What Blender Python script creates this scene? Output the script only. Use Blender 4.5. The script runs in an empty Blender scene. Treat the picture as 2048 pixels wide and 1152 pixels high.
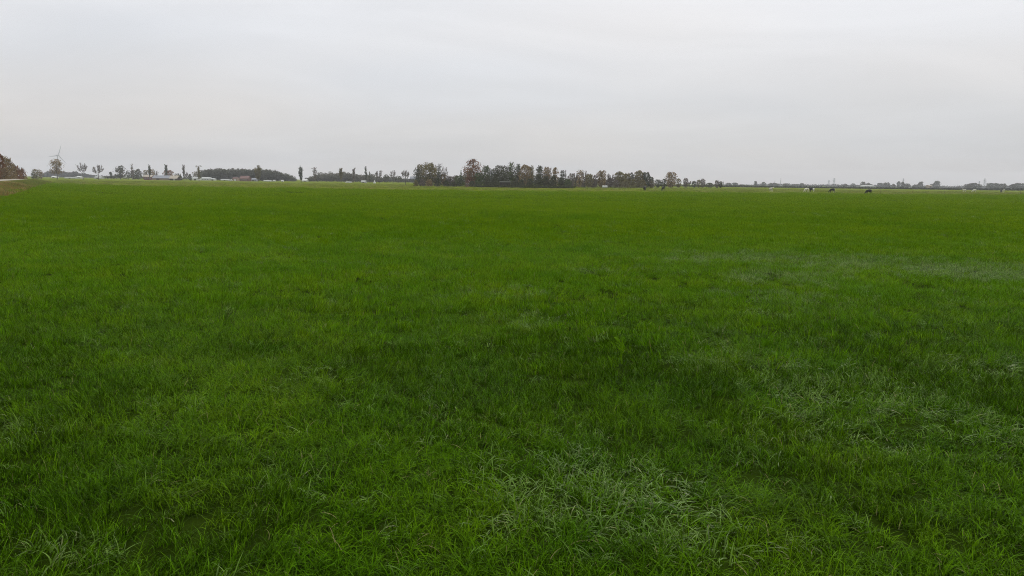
import bpy, math, random
import numpy as np
from mathutils import Matrix, Vector

random.seed(7)
RNG = np.random.default_rng(7)
scene = bpy.context.scene
COL = scene.collection
pi = math.pi

# ------------------------------------------------------------------ camera
H = 2.5                      # the photographer stands on the bank above the meadow
F = 1480.0                   # focal length in photo pixels (2048 wide)
cam_data = bpy.data.cameras.new('camera')
cam_data.sensor_width = 36.0
cam_data.lens = 36.0 * F / 2048.0
cam_data.clip_start = 0.05
cam_data.clip_end = 20000
cam = bpy.data.objects.new('camera', cam_data)
COL.objects.link(cam)
PITCH = math.atan(212.7 / F)
ROLL = math.radians(0.71)
CM = Matrix.Translation((0, 0, H)) @ Matrix.Rotation(pi / 2 - PITCH, 4, 'X') @ Matrix.Rotation(ROLL, 4, 'Z')
cam.matrix_world = CM
scene.camera = cam

# ------------------------------------------------------------------ sky
world = bpy.data.worlds.new('World')
scene.world = world
world.use_nodes = True
wn, wl = world.node_tree.nodes, world.node_tree.links
wn.clear()
SUN_EL, SUN_ROT = math.radians(38), math.radians(20)
w_out = wn.new('ShaderNodeOutputWorld')
w_bg = wn.new('ShaderNodeBackground')
w_bg.inputs['Strength'].default_value = 0.098
w_sky = wn.new('ShaderNodeTexSky')
w_sky.sky_type = 'NISHITA'
w_sky.sun_disc = False
w_sky.sun_elevation = SUN_EL
w_sky.sun_rotation = SUN_ROT
w_tc = wn.new('ShaderNodeTexCoord')
w_sep = wn.new('ShaderNodeSeparateXYZ')
wl.new(w_tc.outputs['Generated'], w_sep.inputs[0])


def wmath(op, a, b=None, c=None, clamp=False):
    n = wn.new('ShaderNodeMath')
    n.operation = op
    n.use_clamp = clamp
    for i, v in enumerate((a, b, c)):
        if v is None:
            continue
        if isinstance(v, (int, float)):
            n.inputs[i].default_value = v
        else:
            wl.new(v, n.inputs[i])
    return n.outputs[0]


w_z = wmath('MAXIMUM', w_sep.outputs['Z'], 0.0)
# overcast deck: brightness rises towards the zenith as under a real cloud layer
w_lum = wmath('MULTIPLY_ADD', w_z, 2.1, 1.0)
w_den = wmath('ADD', w_z, 0.16)
w_cx = wmath('DIVIDE', w_sep.outputs['X'], w_den)
w_cy = wmath('DIVIDE', w_sep.outputs['Y'], w_den)
w_comb = wn.new('ShaderNodeCombineXYZ')
wl.new(wmath('MULTIPLY', w_cx, 0.55), w_comb.inputs[0])
wl.new(wmath('MULTIPLY', w_cy, 0.8), w_comb.inputs[1])


def wnoise(scale, detail, off, dist=0.0):
    m = wn.new('ShaderNodeMapping')
    m.inputs['Location'].default_value = off
    m.inputs['Rotation'].default_value = (0, 0, 0.35)
    wl.new(w_comb.outputs[0], m.inputs['Vector'])
    n = wn.new('ShaderNodeTexNoise')
    n.inputs['Scale'].default_value = scale
    n.inputs['Detail'].default_value = detail
    n.inputs['Roughness'].default_value = 0.55
    n.inputs['Distortion'].default_value = dist
    wl.new(m.outputs[0], n.inputs['Vector'])
    return n.outputs['Fac']


w_n1 = wnoise(0.45, 3, (1.3, 0.4, 0), 0.6)
w_n2 = wnoise(1.3, 5, (5.0, 2.0, 3.0), 0.8)
w_n3 = wnoise(0.5, 2, (9.0, 4.0, 1.0))
w_var = wmath('ADD', wmath('MULTIPLY', wmath('SUBTRACT', w_n1, 0.5), 0.36),
              wmath('MULTIPLY', wmath('SUBTRACT', w_n2, 0.5), 0.22))
w_val = wmath('MULTIPLY', w_lum, wmath('ADD', w_var, 1.0))
w_ramp = wn.new('ShaderNodeValToRGB')
w_ramp.color_ramp.elements[0].position = 0.36
w_ramp.color_ramp.elements[0].color = (5.80, 5.93, 6.22, 1)
w_ramp.color_ramp.elements[1].position = 0.64
w_ramp.color_ramp.elements[1].color = (6.50, 6.25, 6.12, 1)
wl.new(w_n3, w_ramp.inputs[0])
w_cloud = wn.new('ShaderNodeVectorMath')
w_cloud.operation = 'SCALE'
wl.new(w_ramp.outputs[0], w_cloud.inputs[0])
wl.new(w_val, w_cloud.inputs['Scale'])
w_mix = wn.new('ShaderNodeMix')
w_mix.data_type = 'RGBA'
w_mix.inputs['Factor'].default_value = 0.94
wl.new(w_sky.outputs[0], w_mix.inputs['A'])
wl.new(w_cloud.outputs[0], w_mix.inputs['B'])
wl.new(w_mix.outputs['Result'], w_bg.inputs['Color'])
wl.new(w_bg.outputs[0], w_out.inputs[0])

sun_data = bpy.data.lights.new('sun', 'SUN')
sun_data.energy = 0.9
sun_data.angle = math.radians(16)
sun_data.color = (1.0, 0.96, 0.9)
sun = bpy.data.objects.new('sun', sun_data)
COL.objects.link(sun)
# direction to the sun: ahead of the camera, a little to the right
sd = Vector((math.sin(SUN_ROT) * math.cos(SUN_EL), math.cos(SUN_ROT) * math.cos(SUN_EL), math.sin(SUN_EL)))
sun.rotation_euler = sd.to_track_quat('Z', 'Y').to_euler()
sun.location = (0, 0, 60)

scene.view_settings.view_transform = 'Standard'
scene.view_settings.look = 'None'
scene.view_settings.exposure = 0.0
scene.view_settings.gamma = 1.0
scene.view_settings.use_curve_mapping = False
scene.render.engine = 'CYCLES'
scene.cycles.max_bounces = 6
scene.cycles.diffuse_bounces = 3
scene.cycles.transmission_bounces = 3
scene.cycles.volume_bounces = 0
scene.cycles.transparent_max_bounces = 4
scene.cycles.filter_width = 1.05
scene.cycles.use_denoising = True
scene.cycles.denoiser = 'OPENIMAGEDENOISE'
scene.cycles.denoising_input_passes = 'RGB_ALBEDO_NORMAL'
scene.cycles.denoising_prefilter = 'NONE'

# ------------------------------------------------------------------ placing
R3 = CM.to_3x3()


def hy(x):
    return 363.3 + 0.0124 * (x - 1024)


def ray(x, y):
    return R3 @ Vector(((x - 1024) / F, -(y - 576) / F, -1.0))


def dist_of(x, b):                 # depth at which flat ground lies b photo pixels under the horizon
    return H * F / b


def at(x, y, D):                   # world point seen at pixel (x, y), at depth D
    d = ray(x, y)
    t = D / d.y
    return Vector((d.x * t, D, H + d.z * t))


def ground_pt(x, y):
    d = ray(x, y)
    t = -H / d.z
    return (d.x * t, d.y * t)


# ------------------------------------------------------------------ mesh helpers
class MB:
    def __init__(self):
        self.v, self.f, self.m, self.r = [], [], [], []

    def face(self, pts, mi=0, rnd=None):
        n = len(self.v)
        self.v.extend(tuple(p) for p in pts)
        self.f.append(tuple(range(n, n + len(pts))))
        self.m.append(mi)
        self.r.append(random.random() if rnd is None else rnd)

    def box(self, c, s, mi=0, rz=0.0):
        cx, cy, cz = c
        hx, hy_, hz = s[0] / 2, s[1] / 2, s[2] / 2
        n = len(self.v)
        co, si = math.cos(rz), math.sin(rz)
        for dz in (-hz, hz):
            for dx, dy in ((-hx, -hy_), (hx, -hy_), (hx, hy_), (-hx, hy_)):
                self.v.append((cx + dx * co - dy * si, cy + dx * si + dy * co, cz + dz))
        r = random.random()
        for q in ((0, 3, 2, 1), (4, 5, 6, 7), (0, 1, 5, 4), (1, 2, 6, 5), (2, 3, 7, 6), (3, 0, 4, 7)):
            self.f.append(tuple(n + i for i in q))
            self.m.append(mi)
            self.r.append(r)

    def tube(self, p0, p1, r0, r1, n=5, mi=0):
        p0, p1 = Vector(p0), Vector(p1)
        d = (p1 - p0)
        if d.length < 1e-6:
            return
        d.normalize()
        a = d.orthogonal().normalized()
        b = d.cross(a)
        k = len(self.v)
        for p, r in ((p0, r0), (p1, r1)):
            for i in range(n):
                t = 2 * pi * i / n
                q = p + a * (math.cos(t) * r) + b * (math.sin(t) * r)
                self.v.append(tuple(q))
        rr = random.random()
        for i in range(n):
            j = (i + 1) % n
            self.f.append((k + i, k + j, k + n + j, k + n + i))
            self.m.append(mi)
            self.r.append(rr)
        self.f.append(tuple(k + n + i for i in range(n)))
        self.m.append(mi)
        self.r.append(rr)
        self.f.append(tuple(k + n - 1 - i for i in range(n)))
        self.m.append(mi)
        self.r.append(rr)

    def path(self, pts, r0, r1, n=5):
        for i in range(len(pts) - 1):
            a = i / (len(pts) - 1)
            b = (i + 1) / (len(pts) - 1)
            self.tube(pts[i], pts[i + 1], r0 + (r1 - r0) * a, r0 + (r1 - r0) * b, n)

    def data(self, name, mats):
        me = bpy.data.meshes.new(name)
        me.from_pydata(self.v, [], self.f)
        for m in mats:
            me.materials.append(m)
        if len(mats) > 1:
            me.polygons.foreach_set('material_index', self.m)
        at_ = me.attributes.new('rnd', 'FLOAT', 'FACE')
        at_.data.foreach_set('value', self.r)
        return me

    def build(self, name, mats, parent=None, loc=None):
        if not isinstance(mats, (list, tuple)):
            mats = [mats]
        return link(name, self.data(name, mats), parent, loc)


def link(name, me, parent=None, loc=None):
    o = bpy.data.objects.new(name, me)
    COL.objects.link(o)
    if parent is not None:
        o.parent = parent
    if loc is not None:
        o.location = loc
    return o


def tag(o, label=None, cat=None, group=None, kind=None):
    if label:
        o['label'] = label
    if cat:
        o['category'] = cat
    if group:
        o['group'] = group
    if kind:
        o['kind'] = kind
    return o


def empty(name, loc, rz=0.0):
    o = bpy.data.objects.new(name, None)
    o.empty_display_size = 0.5
    COL.objects.link(o)
    o.location = loc
    o.rotation_euler = (0, 0, rz)
    return o


# ------------------------------------------------------------------ materials
def new_mat(name):
    m = bpy.data.materials.new(name)
    m.use_nodes = True
    m.node_tree.nodes.clear()
    return m, m.node_tree.nodes, m.node_tree.links


def surf_mat(name, c1, c2, scale=2.0, rough=0.8, spec=0.3, bump=0.0, stretch=(1, 1, 1)):
    m, n, l = new_mat(name)
    out = n.new('ShaderNodeOutputMaterial')
    p = n.new('ShaderNodeBsdfPrincipled')
    p.inputs['Roughness'].default_value = rough
    p.inputs['Specular IOR Level'].default_value = spec
    tc = n.new('ShaderNodeTexCoord')
    mp = n.new('ShaderNodeMapping')
    mp.inputs['Scale'].default_value = stretch
    nz = n.new('ShaderNodeTexNoise')
    nz.inputs['Scale'].default_value = scale
    nz.inputs['Detail'].default_value = 6
    nz.inputs['Roughness'].default_value = 0.6
    rp = n.new('ShaderNodeValToRGB')
    rp.color_ramp.elements[0].position = 0.35
    rp.color_ramp.elements[1].position = 0.65
    rp.color_ramp.elements[0].color = (*c1, 1)
    rp.color_ramp.elements[1].color = (*c2, 1)
    l.new(tc.outputs['Object'], mp.inputs[0])
    l.new(mp.outputs[0], nz.inputs['Vector'])
    l.new(nz.outputs['Fac'], rp.inputs[0])
    l.new(rp.outputs[0], p.inputs['Base Color'])
    if bump:
        b = n.new('ShaderNodeBump')
        b.inputs['Strength'].default_value = bump
        b.inputs['Distance'].default_value = 0.1
        l.new(nz.outputs['Fac'], b.inputs['Height'])
        l.new(b.outputs[0], p.inputs['Normal'])
    l.new(p.outputs[0], out.inputs[0])
    return m


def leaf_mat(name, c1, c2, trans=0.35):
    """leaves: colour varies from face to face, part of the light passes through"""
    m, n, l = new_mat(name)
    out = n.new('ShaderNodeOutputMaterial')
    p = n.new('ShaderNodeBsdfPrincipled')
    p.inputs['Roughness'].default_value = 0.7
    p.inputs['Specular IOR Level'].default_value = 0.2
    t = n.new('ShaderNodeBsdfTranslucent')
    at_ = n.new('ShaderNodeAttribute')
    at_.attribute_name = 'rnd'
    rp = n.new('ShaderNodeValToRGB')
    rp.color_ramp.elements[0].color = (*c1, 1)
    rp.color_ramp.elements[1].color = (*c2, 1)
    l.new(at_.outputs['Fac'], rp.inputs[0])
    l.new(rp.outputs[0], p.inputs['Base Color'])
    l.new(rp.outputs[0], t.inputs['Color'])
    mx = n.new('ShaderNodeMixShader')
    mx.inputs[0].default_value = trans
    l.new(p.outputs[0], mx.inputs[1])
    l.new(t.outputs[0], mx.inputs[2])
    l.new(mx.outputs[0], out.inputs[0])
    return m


def grass_mat(name, cols, pale, spec=0.5, rough=0.42, trans=0.35, dry=0.06, vary=(0.42, 1.62)):
    """blade colour: shade of the plant (instance), of the blade (attribute), a few dry blades"""
    m, n, l = new_mat(name)
    out = n.new('ShaderNodeOutputMaterial')
    p = n.new('ShaderNodeBsdfPrincipled')
    p.inputs['Roughness'].default_value = rough
    p.inputs['Specular IOR Level'].default_value = spec
    t = n.new('ShaderNodeBsdfTranslucent')
    ti = n.new('ShaderNodeAttribute')
    ti.attribute_type = 'INSTANCER'
    ti.attribute_name = 'tint'
    bl = n.new('ShaderNodeAttribute')
    bl.attribute_name = 'rnd'
    rp = n.new('ShaderNodeValToRGB')
    e = rp.color_ramp.elements
    e[0].position, e[1].position = 0.1, 0.9
    e[0].color, e[1].color = (*cols[0], 1), (*cols[2], 1)
    k = e.new(0.5)
    k.color = (*cols[1], 1)
    l.new(ti.outputs['Fac'], rp.inputs[0])
    # blade-to-blade value
    mr = n.new('ShaderNodeMapRange')
    mr.inputs['To Min'].default_value = vary[0]
    mr.inputs['To Max'].default_value = vary[1]
    l.new(bl.outputs['Fac'], mr.inputs['Value'])
    sc = n.new('ShaderNodeVectorMath')
    sc.operation = 'SCALE'
    l.new(rp.outputs[0], sc.inputs[0])
    l.new(mr.outputs[0], sc.inputs['Scale'])
    gt = n.new('ShaderNodeMath')
    gt.operation = 'GREATER_THAN'
    gt.inputs[1].default_value = 1.0 - dry
    l.new(bl.outputs['Fac'], gt.inputs[0])
    mc = n.new('ShaderNodeMix')
    mc.data_type = 'RGBA'
    l.new(gt.outputs[0], mc.inputs['Factor'])
    l.new(sc.outputs[0], mc.inputs['A'])
    mc.inputs['B'].default_value = (*pale, 1)
    l.new(mc.outputs['Result'], p.inputs['Base Color'])
    l.new(mc.outputs['Result'], t.inputs['Color'])
    mx = n.new('ShaderNodeMixShader')
    mx.inputs[0].default_value = trans
    l.new(p.outputs[0], mx.inputs[1])
    l.new(t.outputs[0], mx.inputs[2])
    l.new(mx.outputs[0], out.inputs[0])
    return m


M = {}
M['bark'] = surf_mat('bark', (0.045, 0.038, 0.028), (0.11, 0.095, 0.075), 6, 0.9, 0.1)
M['bark_grey'] = surf_mat('bark_grey', (0.09, 0.085, 0.07), (0.19, 0.18, 0.16), 6, 0.9, 0.1)
M['twig'] = surf_mat('twig', (0.07, 0.06, 0.045), (0.12, 0.10, 0.08), 6, 0.9, 0.1)
M['olive'] = leaf_mat('leaf_olive', (0.090, 0.080, 0.034), (0.24, 0.205, 0.085))
M['brown'] = leaf_mat('leaf_brown', (0.12, 0.085, 0.040), (0.31, 0.225, 0.105))
M['rust'] = leaf_mat('leaf_rust', (0.095, 0.044, 0.020), (0.27, 0.135, 0.058))
M['green'] = leaf_mat('leaf_green', (0.035, 0.050, 0.018), (0.12, 0.15, 0.05))
M['dark'] = leaf_mat('leaf_dark', (0.034, 0.038, 0.018), (0.10, 0.105, 0.048))
M['greyg'] = leaf_mat('leaf_grey_green', (0.05, 0.06, 0.04), (0.12, 0.14, 0.09))
M['straw'] = leaf_mat('leaf_straw', (0.13, 0.09, 0.04), (0.30, 0.22, 0.10))
M['mauve'] = leaf_mat('twig_mauve', (0.09, 0.075, 0.058), (0.20, 0.165, 0.13))
M['brick'] = surf_mat('brick_wall', (0.11, 0.064, 0.050), (0.16, 0.095, 0.075), 1.2, 0.9, 0.1)
M['redwood'] = surf_mat('red_boards', (0.10, 0.035, 0.035), (0.15, 0.06, 0.055), 1.0, 0.8, 0.2)
M['roof_grey'] = surf_mat('roof_grey', (0.16, 0.17, 0.185), (0.22, 0.23, 0.25), 1.0, 0.6, 0.3)
M['roof_pale'] = surf_mat('roof_pale', (0.30, 0.26, 0.20), (0.38, 0.33, 0.26), 1.0, 0.7, 0.2)
M['roof_red'] = surf_mat('roof_red', (0.12, 0.068, 0.060), (0.17, 0.10, 0.085), 1.0, 0.8, 0.2)
M['white'] = surf_mat('white_paint', (0.46, 0.46, 0.43), (0.55, 0.55, 0.52), 1.0, 0.6, 0.3)
M['dull_white'] = surf_mat('dull_white', (0.30, 0.31, 0.29), (0.40, 0.41, 0.38), 1.0, 0.6, 0.3)
M['wall_tan'] = surf_mat('wall_tan', (0.22, 0.17, 0.12), (0.30, 0.24, 0.17), 1.0, 0.8, 0.2)
M['wall_dark'] = surf_mat('wall_dark', (0.05, 0.045, 0.035), (0.08, 0.07, 0.055), 1.0, 0.8, 0.2)
M['glass'] = surf_mat('window_glass', (0.03, 0.035, 0.04), (0.05, 0.055, 0.06), 1.0, 0.15, 0.6)
M['door'] = surf_mat('door_paint', (0.07, 0.05, 0.035), (0.10, 0.08, 0.05), 1.0, 0.6, 0.3)
M['steel'] = surf_mat('galvanised_steel', (0.16, 0.17, 0.18), (0.24, 0.25, 0.26), 0.5, 0.5, 0.4)
M['turbine'] = surf_mat('turbine_paint', (0.33, 0.34, 0.36), (0.40, 0.41, 0.43), 0.3, 0.5, 0.4)
M['tyre'] = surf_mat('tyre_rubber', (0.015, 0.015, 0.015), (0.03, 0.03, 0.03), 3, 0.8, 0.2)
M['post'] = surf_mat('post_wood', (0.06, 0.05, 0.035), (0.11, 0.09, 0.07), 4, 0.9, 0.1)
M['road'] = surf_mat('road_asphalt', (0.24, 0.215, 0.17), (0.34, 0.31, 0.25), 0.8, 0.9, 0.1)

# ------------------------------------------------------------------ noise in numpy
_LAT = RNG.random((256, 256))


def vnoise(x, y, s, off=0.0):
    x = np.asarray(x) / s + 37.3 + off
    y = np.asarray(y) / s + 91.7 + off * 1.7
    xi, yi = np.floor(x).astype(int), np.floor(y).astype(int)
    fx, fy = x - xi, y - yi
    fx, fy = fx * fx * (3 - 2 * fx), fy * fy * (3 - 2 * fy)
    g = lambda i, j: _LAT[i % 256, j % 256]
    return (g(xi, yi) * (1 - fx) + g(xi + 1, yi) * fx) * (1 - fy) + (g(xi, yi + 1) * (1 - fx) + g(xi + 1, yi + 1) * fx) * fy


def fbm(x, y, s, off=0.0, n=3):
    a, t, w = 0, 0, 1.0
    for i in range(n):
        a = a + w * vnoise(x, y, s / 2 ** i, off + i * 11.3)
        t += w
        w *= 0.5
    return a / t


# ------------------------------------------------------------------ ground
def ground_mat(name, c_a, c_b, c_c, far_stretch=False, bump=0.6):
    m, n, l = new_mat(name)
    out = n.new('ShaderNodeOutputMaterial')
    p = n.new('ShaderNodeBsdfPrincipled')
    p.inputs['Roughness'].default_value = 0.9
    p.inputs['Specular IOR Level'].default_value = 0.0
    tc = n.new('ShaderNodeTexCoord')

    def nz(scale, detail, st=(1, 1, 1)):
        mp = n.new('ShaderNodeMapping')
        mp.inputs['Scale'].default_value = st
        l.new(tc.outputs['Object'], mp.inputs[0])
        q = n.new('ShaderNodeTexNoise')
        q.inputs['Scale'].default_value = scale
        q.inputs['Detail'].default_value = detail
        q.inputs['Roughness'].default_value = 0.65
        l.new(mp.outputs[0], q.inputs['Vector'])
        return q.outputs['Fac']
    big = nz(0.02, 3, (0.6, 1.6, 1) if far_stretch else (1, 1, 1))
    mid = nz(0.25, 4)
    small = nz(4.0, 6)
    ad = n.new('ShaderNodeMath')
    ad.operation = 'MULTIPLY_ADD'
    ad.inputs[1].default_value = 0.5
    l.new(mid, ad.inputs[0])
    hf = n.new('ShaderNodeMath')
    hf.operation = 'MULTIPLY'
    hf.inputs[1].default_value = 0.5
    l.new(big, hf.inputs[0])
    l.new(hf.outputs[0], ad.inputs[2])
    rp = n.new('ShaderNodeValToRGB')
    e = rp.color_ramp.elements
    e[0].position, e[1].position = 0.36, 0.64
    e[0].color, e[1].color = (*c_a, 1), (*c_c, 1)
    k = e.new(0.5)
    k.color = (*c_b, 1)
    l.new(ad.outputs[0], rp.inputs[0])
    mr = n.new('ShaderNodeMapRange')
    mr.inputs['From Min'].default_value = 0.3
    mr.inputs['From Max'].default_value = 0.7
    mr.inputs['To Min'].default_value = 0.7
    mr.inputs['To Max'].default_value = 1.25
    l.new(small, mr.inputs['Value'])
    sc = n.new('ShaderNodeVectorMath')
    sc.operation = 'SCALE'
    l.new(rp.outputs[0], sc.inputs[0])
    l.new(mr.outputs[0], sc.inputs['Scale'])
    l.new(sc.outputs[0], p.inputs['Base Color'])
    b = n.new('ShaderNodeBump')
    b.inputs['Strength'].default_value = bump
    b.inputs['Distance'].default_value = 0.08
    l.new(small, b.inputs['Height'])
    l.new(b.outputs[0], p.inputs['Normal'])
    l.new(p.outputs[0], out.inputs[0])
    return m


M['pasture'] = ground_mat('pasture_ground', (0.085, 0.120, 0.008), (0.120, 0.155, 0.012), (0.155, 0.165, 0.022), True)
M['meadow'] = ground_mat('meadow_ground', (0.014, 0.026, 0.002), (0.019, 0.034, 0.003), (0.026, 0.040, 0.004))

GR = 4200.0
g = MB()
N = 72
ring = [(GR * math.cos(2 * pi * i / N), GR * math.sin(2 * pi * i / N) + 300, 0) for i in range(N)]
g.face(ring)
tag(g.build('ground', M['pasture']), 'pale olive pasture stretching to the horizon behind the meadow', kind='structure')

# far edge of the mown meadow (image column, pixels under the horizon)
EDGE_PX = [(60, 15.0), (90, 16.3), (300, 19.4), (700, 19.7), (1000, 20.0), (1250, 18.4), (1500, 17.4), (1750, 17.4), (1900, 15.8), (2048, 14.6), (2300, 13.4)]
EDGE = []
for x, b in EDGE_PX:
    EDGE.append(ground_pt(x, hy(x) + b))
# road on its low dike: line of the road's middle, going away to the left
DK = Vector((-0.51, 0.86, 0)).normalized()
DN = Vector((DK.y, -DK.x, 0))                 # towards the meadow
ROAD0 = Vector((-79.5, 111.0, 0))             # a point on the road's near edge
CREST = 1.36


def dike_pt(s, off, z):
    p = ROAD0 + DK * s + DN * off
    return (p.x, p.y, z)


def dike_off(X, Y):
    return (np.asarray(X) - ROAD0.x) * DN.x + (np.asarray(Y) - ROAD0.y) * DN.y


def zc(s):                                    # crest height: falls to the fields at the far end
    return CREST * min(1.0, max(0.05, (330 - s) / 170.0))


foot = 4.2
mead = [(-30.0, -8.0), (60.0, -8.0), (400.0, 150.0), EDGE[-1]]
mead += EDGE[::-1][1:]
mead.append(dike_pt(140, foot, 0)[:2])
mead.append(dike_pt(-110, foot, 0)[:2])
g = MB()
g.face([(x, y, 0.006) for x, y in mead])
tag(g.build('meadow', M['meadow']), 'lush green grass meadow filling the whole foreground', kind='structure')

EX = np.array([e[0] for e in EDGE])
EY = np.array([e[1] for e in EDGE])


def in_meadow(X, Y):
    return (Y < np.interp(X, EX, EY)) & (dike_off(X, Y) > foot - 0.3)


# dike body
g = MB()
prof = [(-14.0, 0.0), (-9.0, 1.0), (-7.5, 1.0), (0.4, 1.0), (2.0, 0.72), (3.2, 0.3), (4.3, 0.02), (4.6, -0.02)]
SS = list(range(-140, 345, 12))
for i in range(len(SS) - 1):
    for j in range(len(prof) - 1):
        q = []
        for s, (o_, k) in ((SS[i], prof[j]), (SS[i], prof[j + 1]), (SS[i + 1], prof[j + 1]), (SS[i + 1], prof[j])):
            jit = 0.12 * math.sin(s * 0.21 + o_) if 0 < k < 1 else 0
            q.append(dike_pt(s, o_ + jit, zc(s) * k - (0.004 if k <= 0 else 0)))
        g.face(q[::-1])
M['bank'] = ground_mat('bank_ground', (0.075, 0.095, 0.022), (0.12, 0.12, 0.035), (0.16, 0.13, 0.045))
tag(g.build('road_dike', M['bank']), 'low grassy dike carrying the road', kind='structure')
g = MB()
for i in range(len(SS) - 1):
    q = [dike_pt(s, o_, zc(s) + 0.03) for s, o_ in ((SS[i], -4.3), (SS[i], -0.3), (SS[i + 1], -0.3), (SS[i + 1], -4.3))]
    g.face(q[::-1])
    for a, b_ in ((-0.3, -0.3), (-4.3, -4.3)):
        g.face([dike_pt(SS[i], a, zc(SS[i]) + 0.03), dike_pt(SS[i], a, zc(SS[i]) - 0.02), dike_pt(SS[i + 1], a, zc(SS[i + 1]) - 0.02), dike_pt(SS[i + 1], a, zc(SS[i + 1]) + 0.03)])
tag(g.build('road', M['road']), 'pale narrow country road on top of the dike', kind='structure')


# ------------------------------------------------------------------ grass
def tuft_mesh(name, nb, rad, hmin, hmax, w, seg, bend, mat, seed, lean=0.35):
    """one clump of curved tapering blades"""
    r = np.random.default_rng(seed)
    V, Fc, rn = [], [], []
    for _ in range(nb):
        a = r.random() * 2 * pi
        rr = rad * math.sqrt(r.random())
        bx, by = rr * math.cos(a), rr * math.sin(a)
        L = hmin + (hmax - hmin) * r.random() ** 1.3
        az = r.random() * 2 * pi
        th = lean * r.random() + 0.03          # start angle from vertical
        dth = bend * (0.3 + r.random()) / seg
        ww = w * (0.7 + 0.6 * r.random())
        face_az = az + pi / 2 + (r.random() - 0.5) * 1.4
        sx, sy = math.cos(face_az), math.sin(face_az)
        px_, py_, pz = bx, by, -0.01
        k = len(V)
        c = r.random()
        for i in range(seg + 1):
            t = i / seg
            hw = 0.5 * ww * (1 - t ** 2.2) + 0.0002
            if i < seg:
                V.append((px_ - sx * hw, py_ - sy * hw, pz))
                V.append((px_ + sx * hw, py_ + sy * hw, pz))
            else:
                V.append((px_, py_, pz))
            st = L / seg
            px_ += math.sin(th) * math.cos(az) * st
            py_ += math.sin(th) * math.sin(az) * st
            pz += math.cos(th) * st
            if pz < 0.012:
                pz = 0.012
            th = min(th + dth, 2.1)
        for i in range(seg - 1):
            Fc.append((k + 2 * i, k + 2 * i + 1, k + 2 * i + 3, k + 2 * i + 2))
            rn.append(c)
        j = k + 2 * (seg - 1)
        Fc.append((j, j + 1, j + 2))
        rn.append(c)
    me = bpy.data.meshes.new(name)
    me.from_pydata(V, [], Fc)
    me.materials.append(mat)
    q = me.attributes.new('rnd', 'FLOAT', 'FACE')
    q.data.foreach_set('value', rn)
    me.shade_smooth()
    return me


def make_coll(name, meshes):
    c = bpy.data.collections.new(name)
    for i, me in enumerate(meshes):
        o = bpy.data.objects.new('%s_%02d' % (name, i), me)
        c.objects.link(o)
    return c


def scatter(name, label, X, Y, Z, idx, scl, spin, tdir, tang, tint, coll):
    n = len(X)
    me = bpy.data.meshes.new(name)
    me.vertices.add(n)
    me.vertices.foreach_set('co', np.column_stack([X, Y, Z]).astype(np.float32).ravel())
    # rotation = tilt towards tdir, after a spin about the vertical
    ax, ay = -np.sin(tdir), np.cos(tdir)
    c, s = np.cos(tang), np.sin(tang)
    C = 1 - c
    T = np.zeros((n, 3, 3))
    T[:, 0, 0] = c + ax * ax * C
    T[:, 0, 1] = ax * ay * C
    T[:, 0, 2] = ay * s
    T[:, 1, 0] = ax * ay * C
    T[:, 1, 1] = c + ay * ay * C
    T[:, 1, 2] = -ax * s
    T[:, 2, 0] = -ay * s
    T[:, 2, 1] = ax * s
    T[:, 2, 2] = c
    S = np.zeros((n, 3, 3))
    S[:, 0, 0] = np.cos(spin)
    S[:, 0, 1] = -np.sin(spin)
    S[:, 1, 0] = np.sin(spin)
    S[:, 1, 1] = np.cos(spin)
    S[:, 2, 2] = 1
    Rm = T @ S
    ey = np.arcsin(np.clip(-Rm[:, 2, 0], -1, 1))
    ex = np.arctan2(Rm[:, 2, 1], Rm[:, 2, 2])
    ez = np.arctan2(Rm[:, 1, 0], Rm[:, 0, 0])
    a = me.attributes.new('rot', 'FLOAT_VECTOR', 'POINT')
    a.data.foreach_set('vector', np.column_stack([ex, ey, ez]).astype(np.float32).ravel())
    a = me.attributes.new('scl', 'FLOAT_VECTOR', 'POINT')
    a.data.foreach_set('vector', scl.astype(np.float32).ravel())
    a = me.attributes.new('tint', 'FLOAT', 'POINT')
    a.data.foreach_set('value', tint.astype(np.float32))
    a = me.attributes.new('idx', 'INT', 'POINT')
    a.data.foreach_set('value', idx.astype(np.int32))
    o = link(name, me)
    tag(o, label, kind='stuff')
    ng = bpy.data.node_groups.new('scatter_' + name, 'GeometryNodeTree')
    ng.interface.new_socket('Geometry', in_out='INPUT', socket_type='NodeSocketGeometry')
    ng.interface.new_socket('Geometry', in_out='OUTPUT', socket_type='NodeSocketGeometry')
    N_, L_ = ng.nodes, ng.links
    gi, go = N_.new('NodeGroupInput'), N_.new('NodeGroupOutput')
    iop = N_.new('GeometryNodeInstanceOnPoints')
    ci = N_.new('GeometryNodeCollectionInfo')
    ci.inputs['Collection'].default_value = coll
    ci.inputs['Separate Children'].default_value = True
    ci.inputs['Reset Children'].default_value = True

    def na(nm, ty):
        q = N_.new('GeometryNodeInputNamedAttribute')
        q.data_type = ty
        q.inputs['Name'].default_value = nm
        return q.outputs['Attribute']
    L_.new(gi.outputs[0], iop.inputs['Points'])
    L_.new(ci.outputs[0], iop.inputs['Instance'])
    iop.inputs['Pick Instance'].default_value = True
    L_.new(na('idx', 'INT'), iop.inputs['Instance Index'])
    L_.new(na('rot', 'FLOAT_VECTOR'), iop.inputs['Rotation'])
    L_.new(na('scl', 'FLOAT_VECTOR'), iop.inputs['Scale'])
    L_.new(iop.outputs[0], go.inputs[0])
    md = o.modifiers.new('scatter', 'NODES')
    md.node_group = ng
    return o


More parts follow.
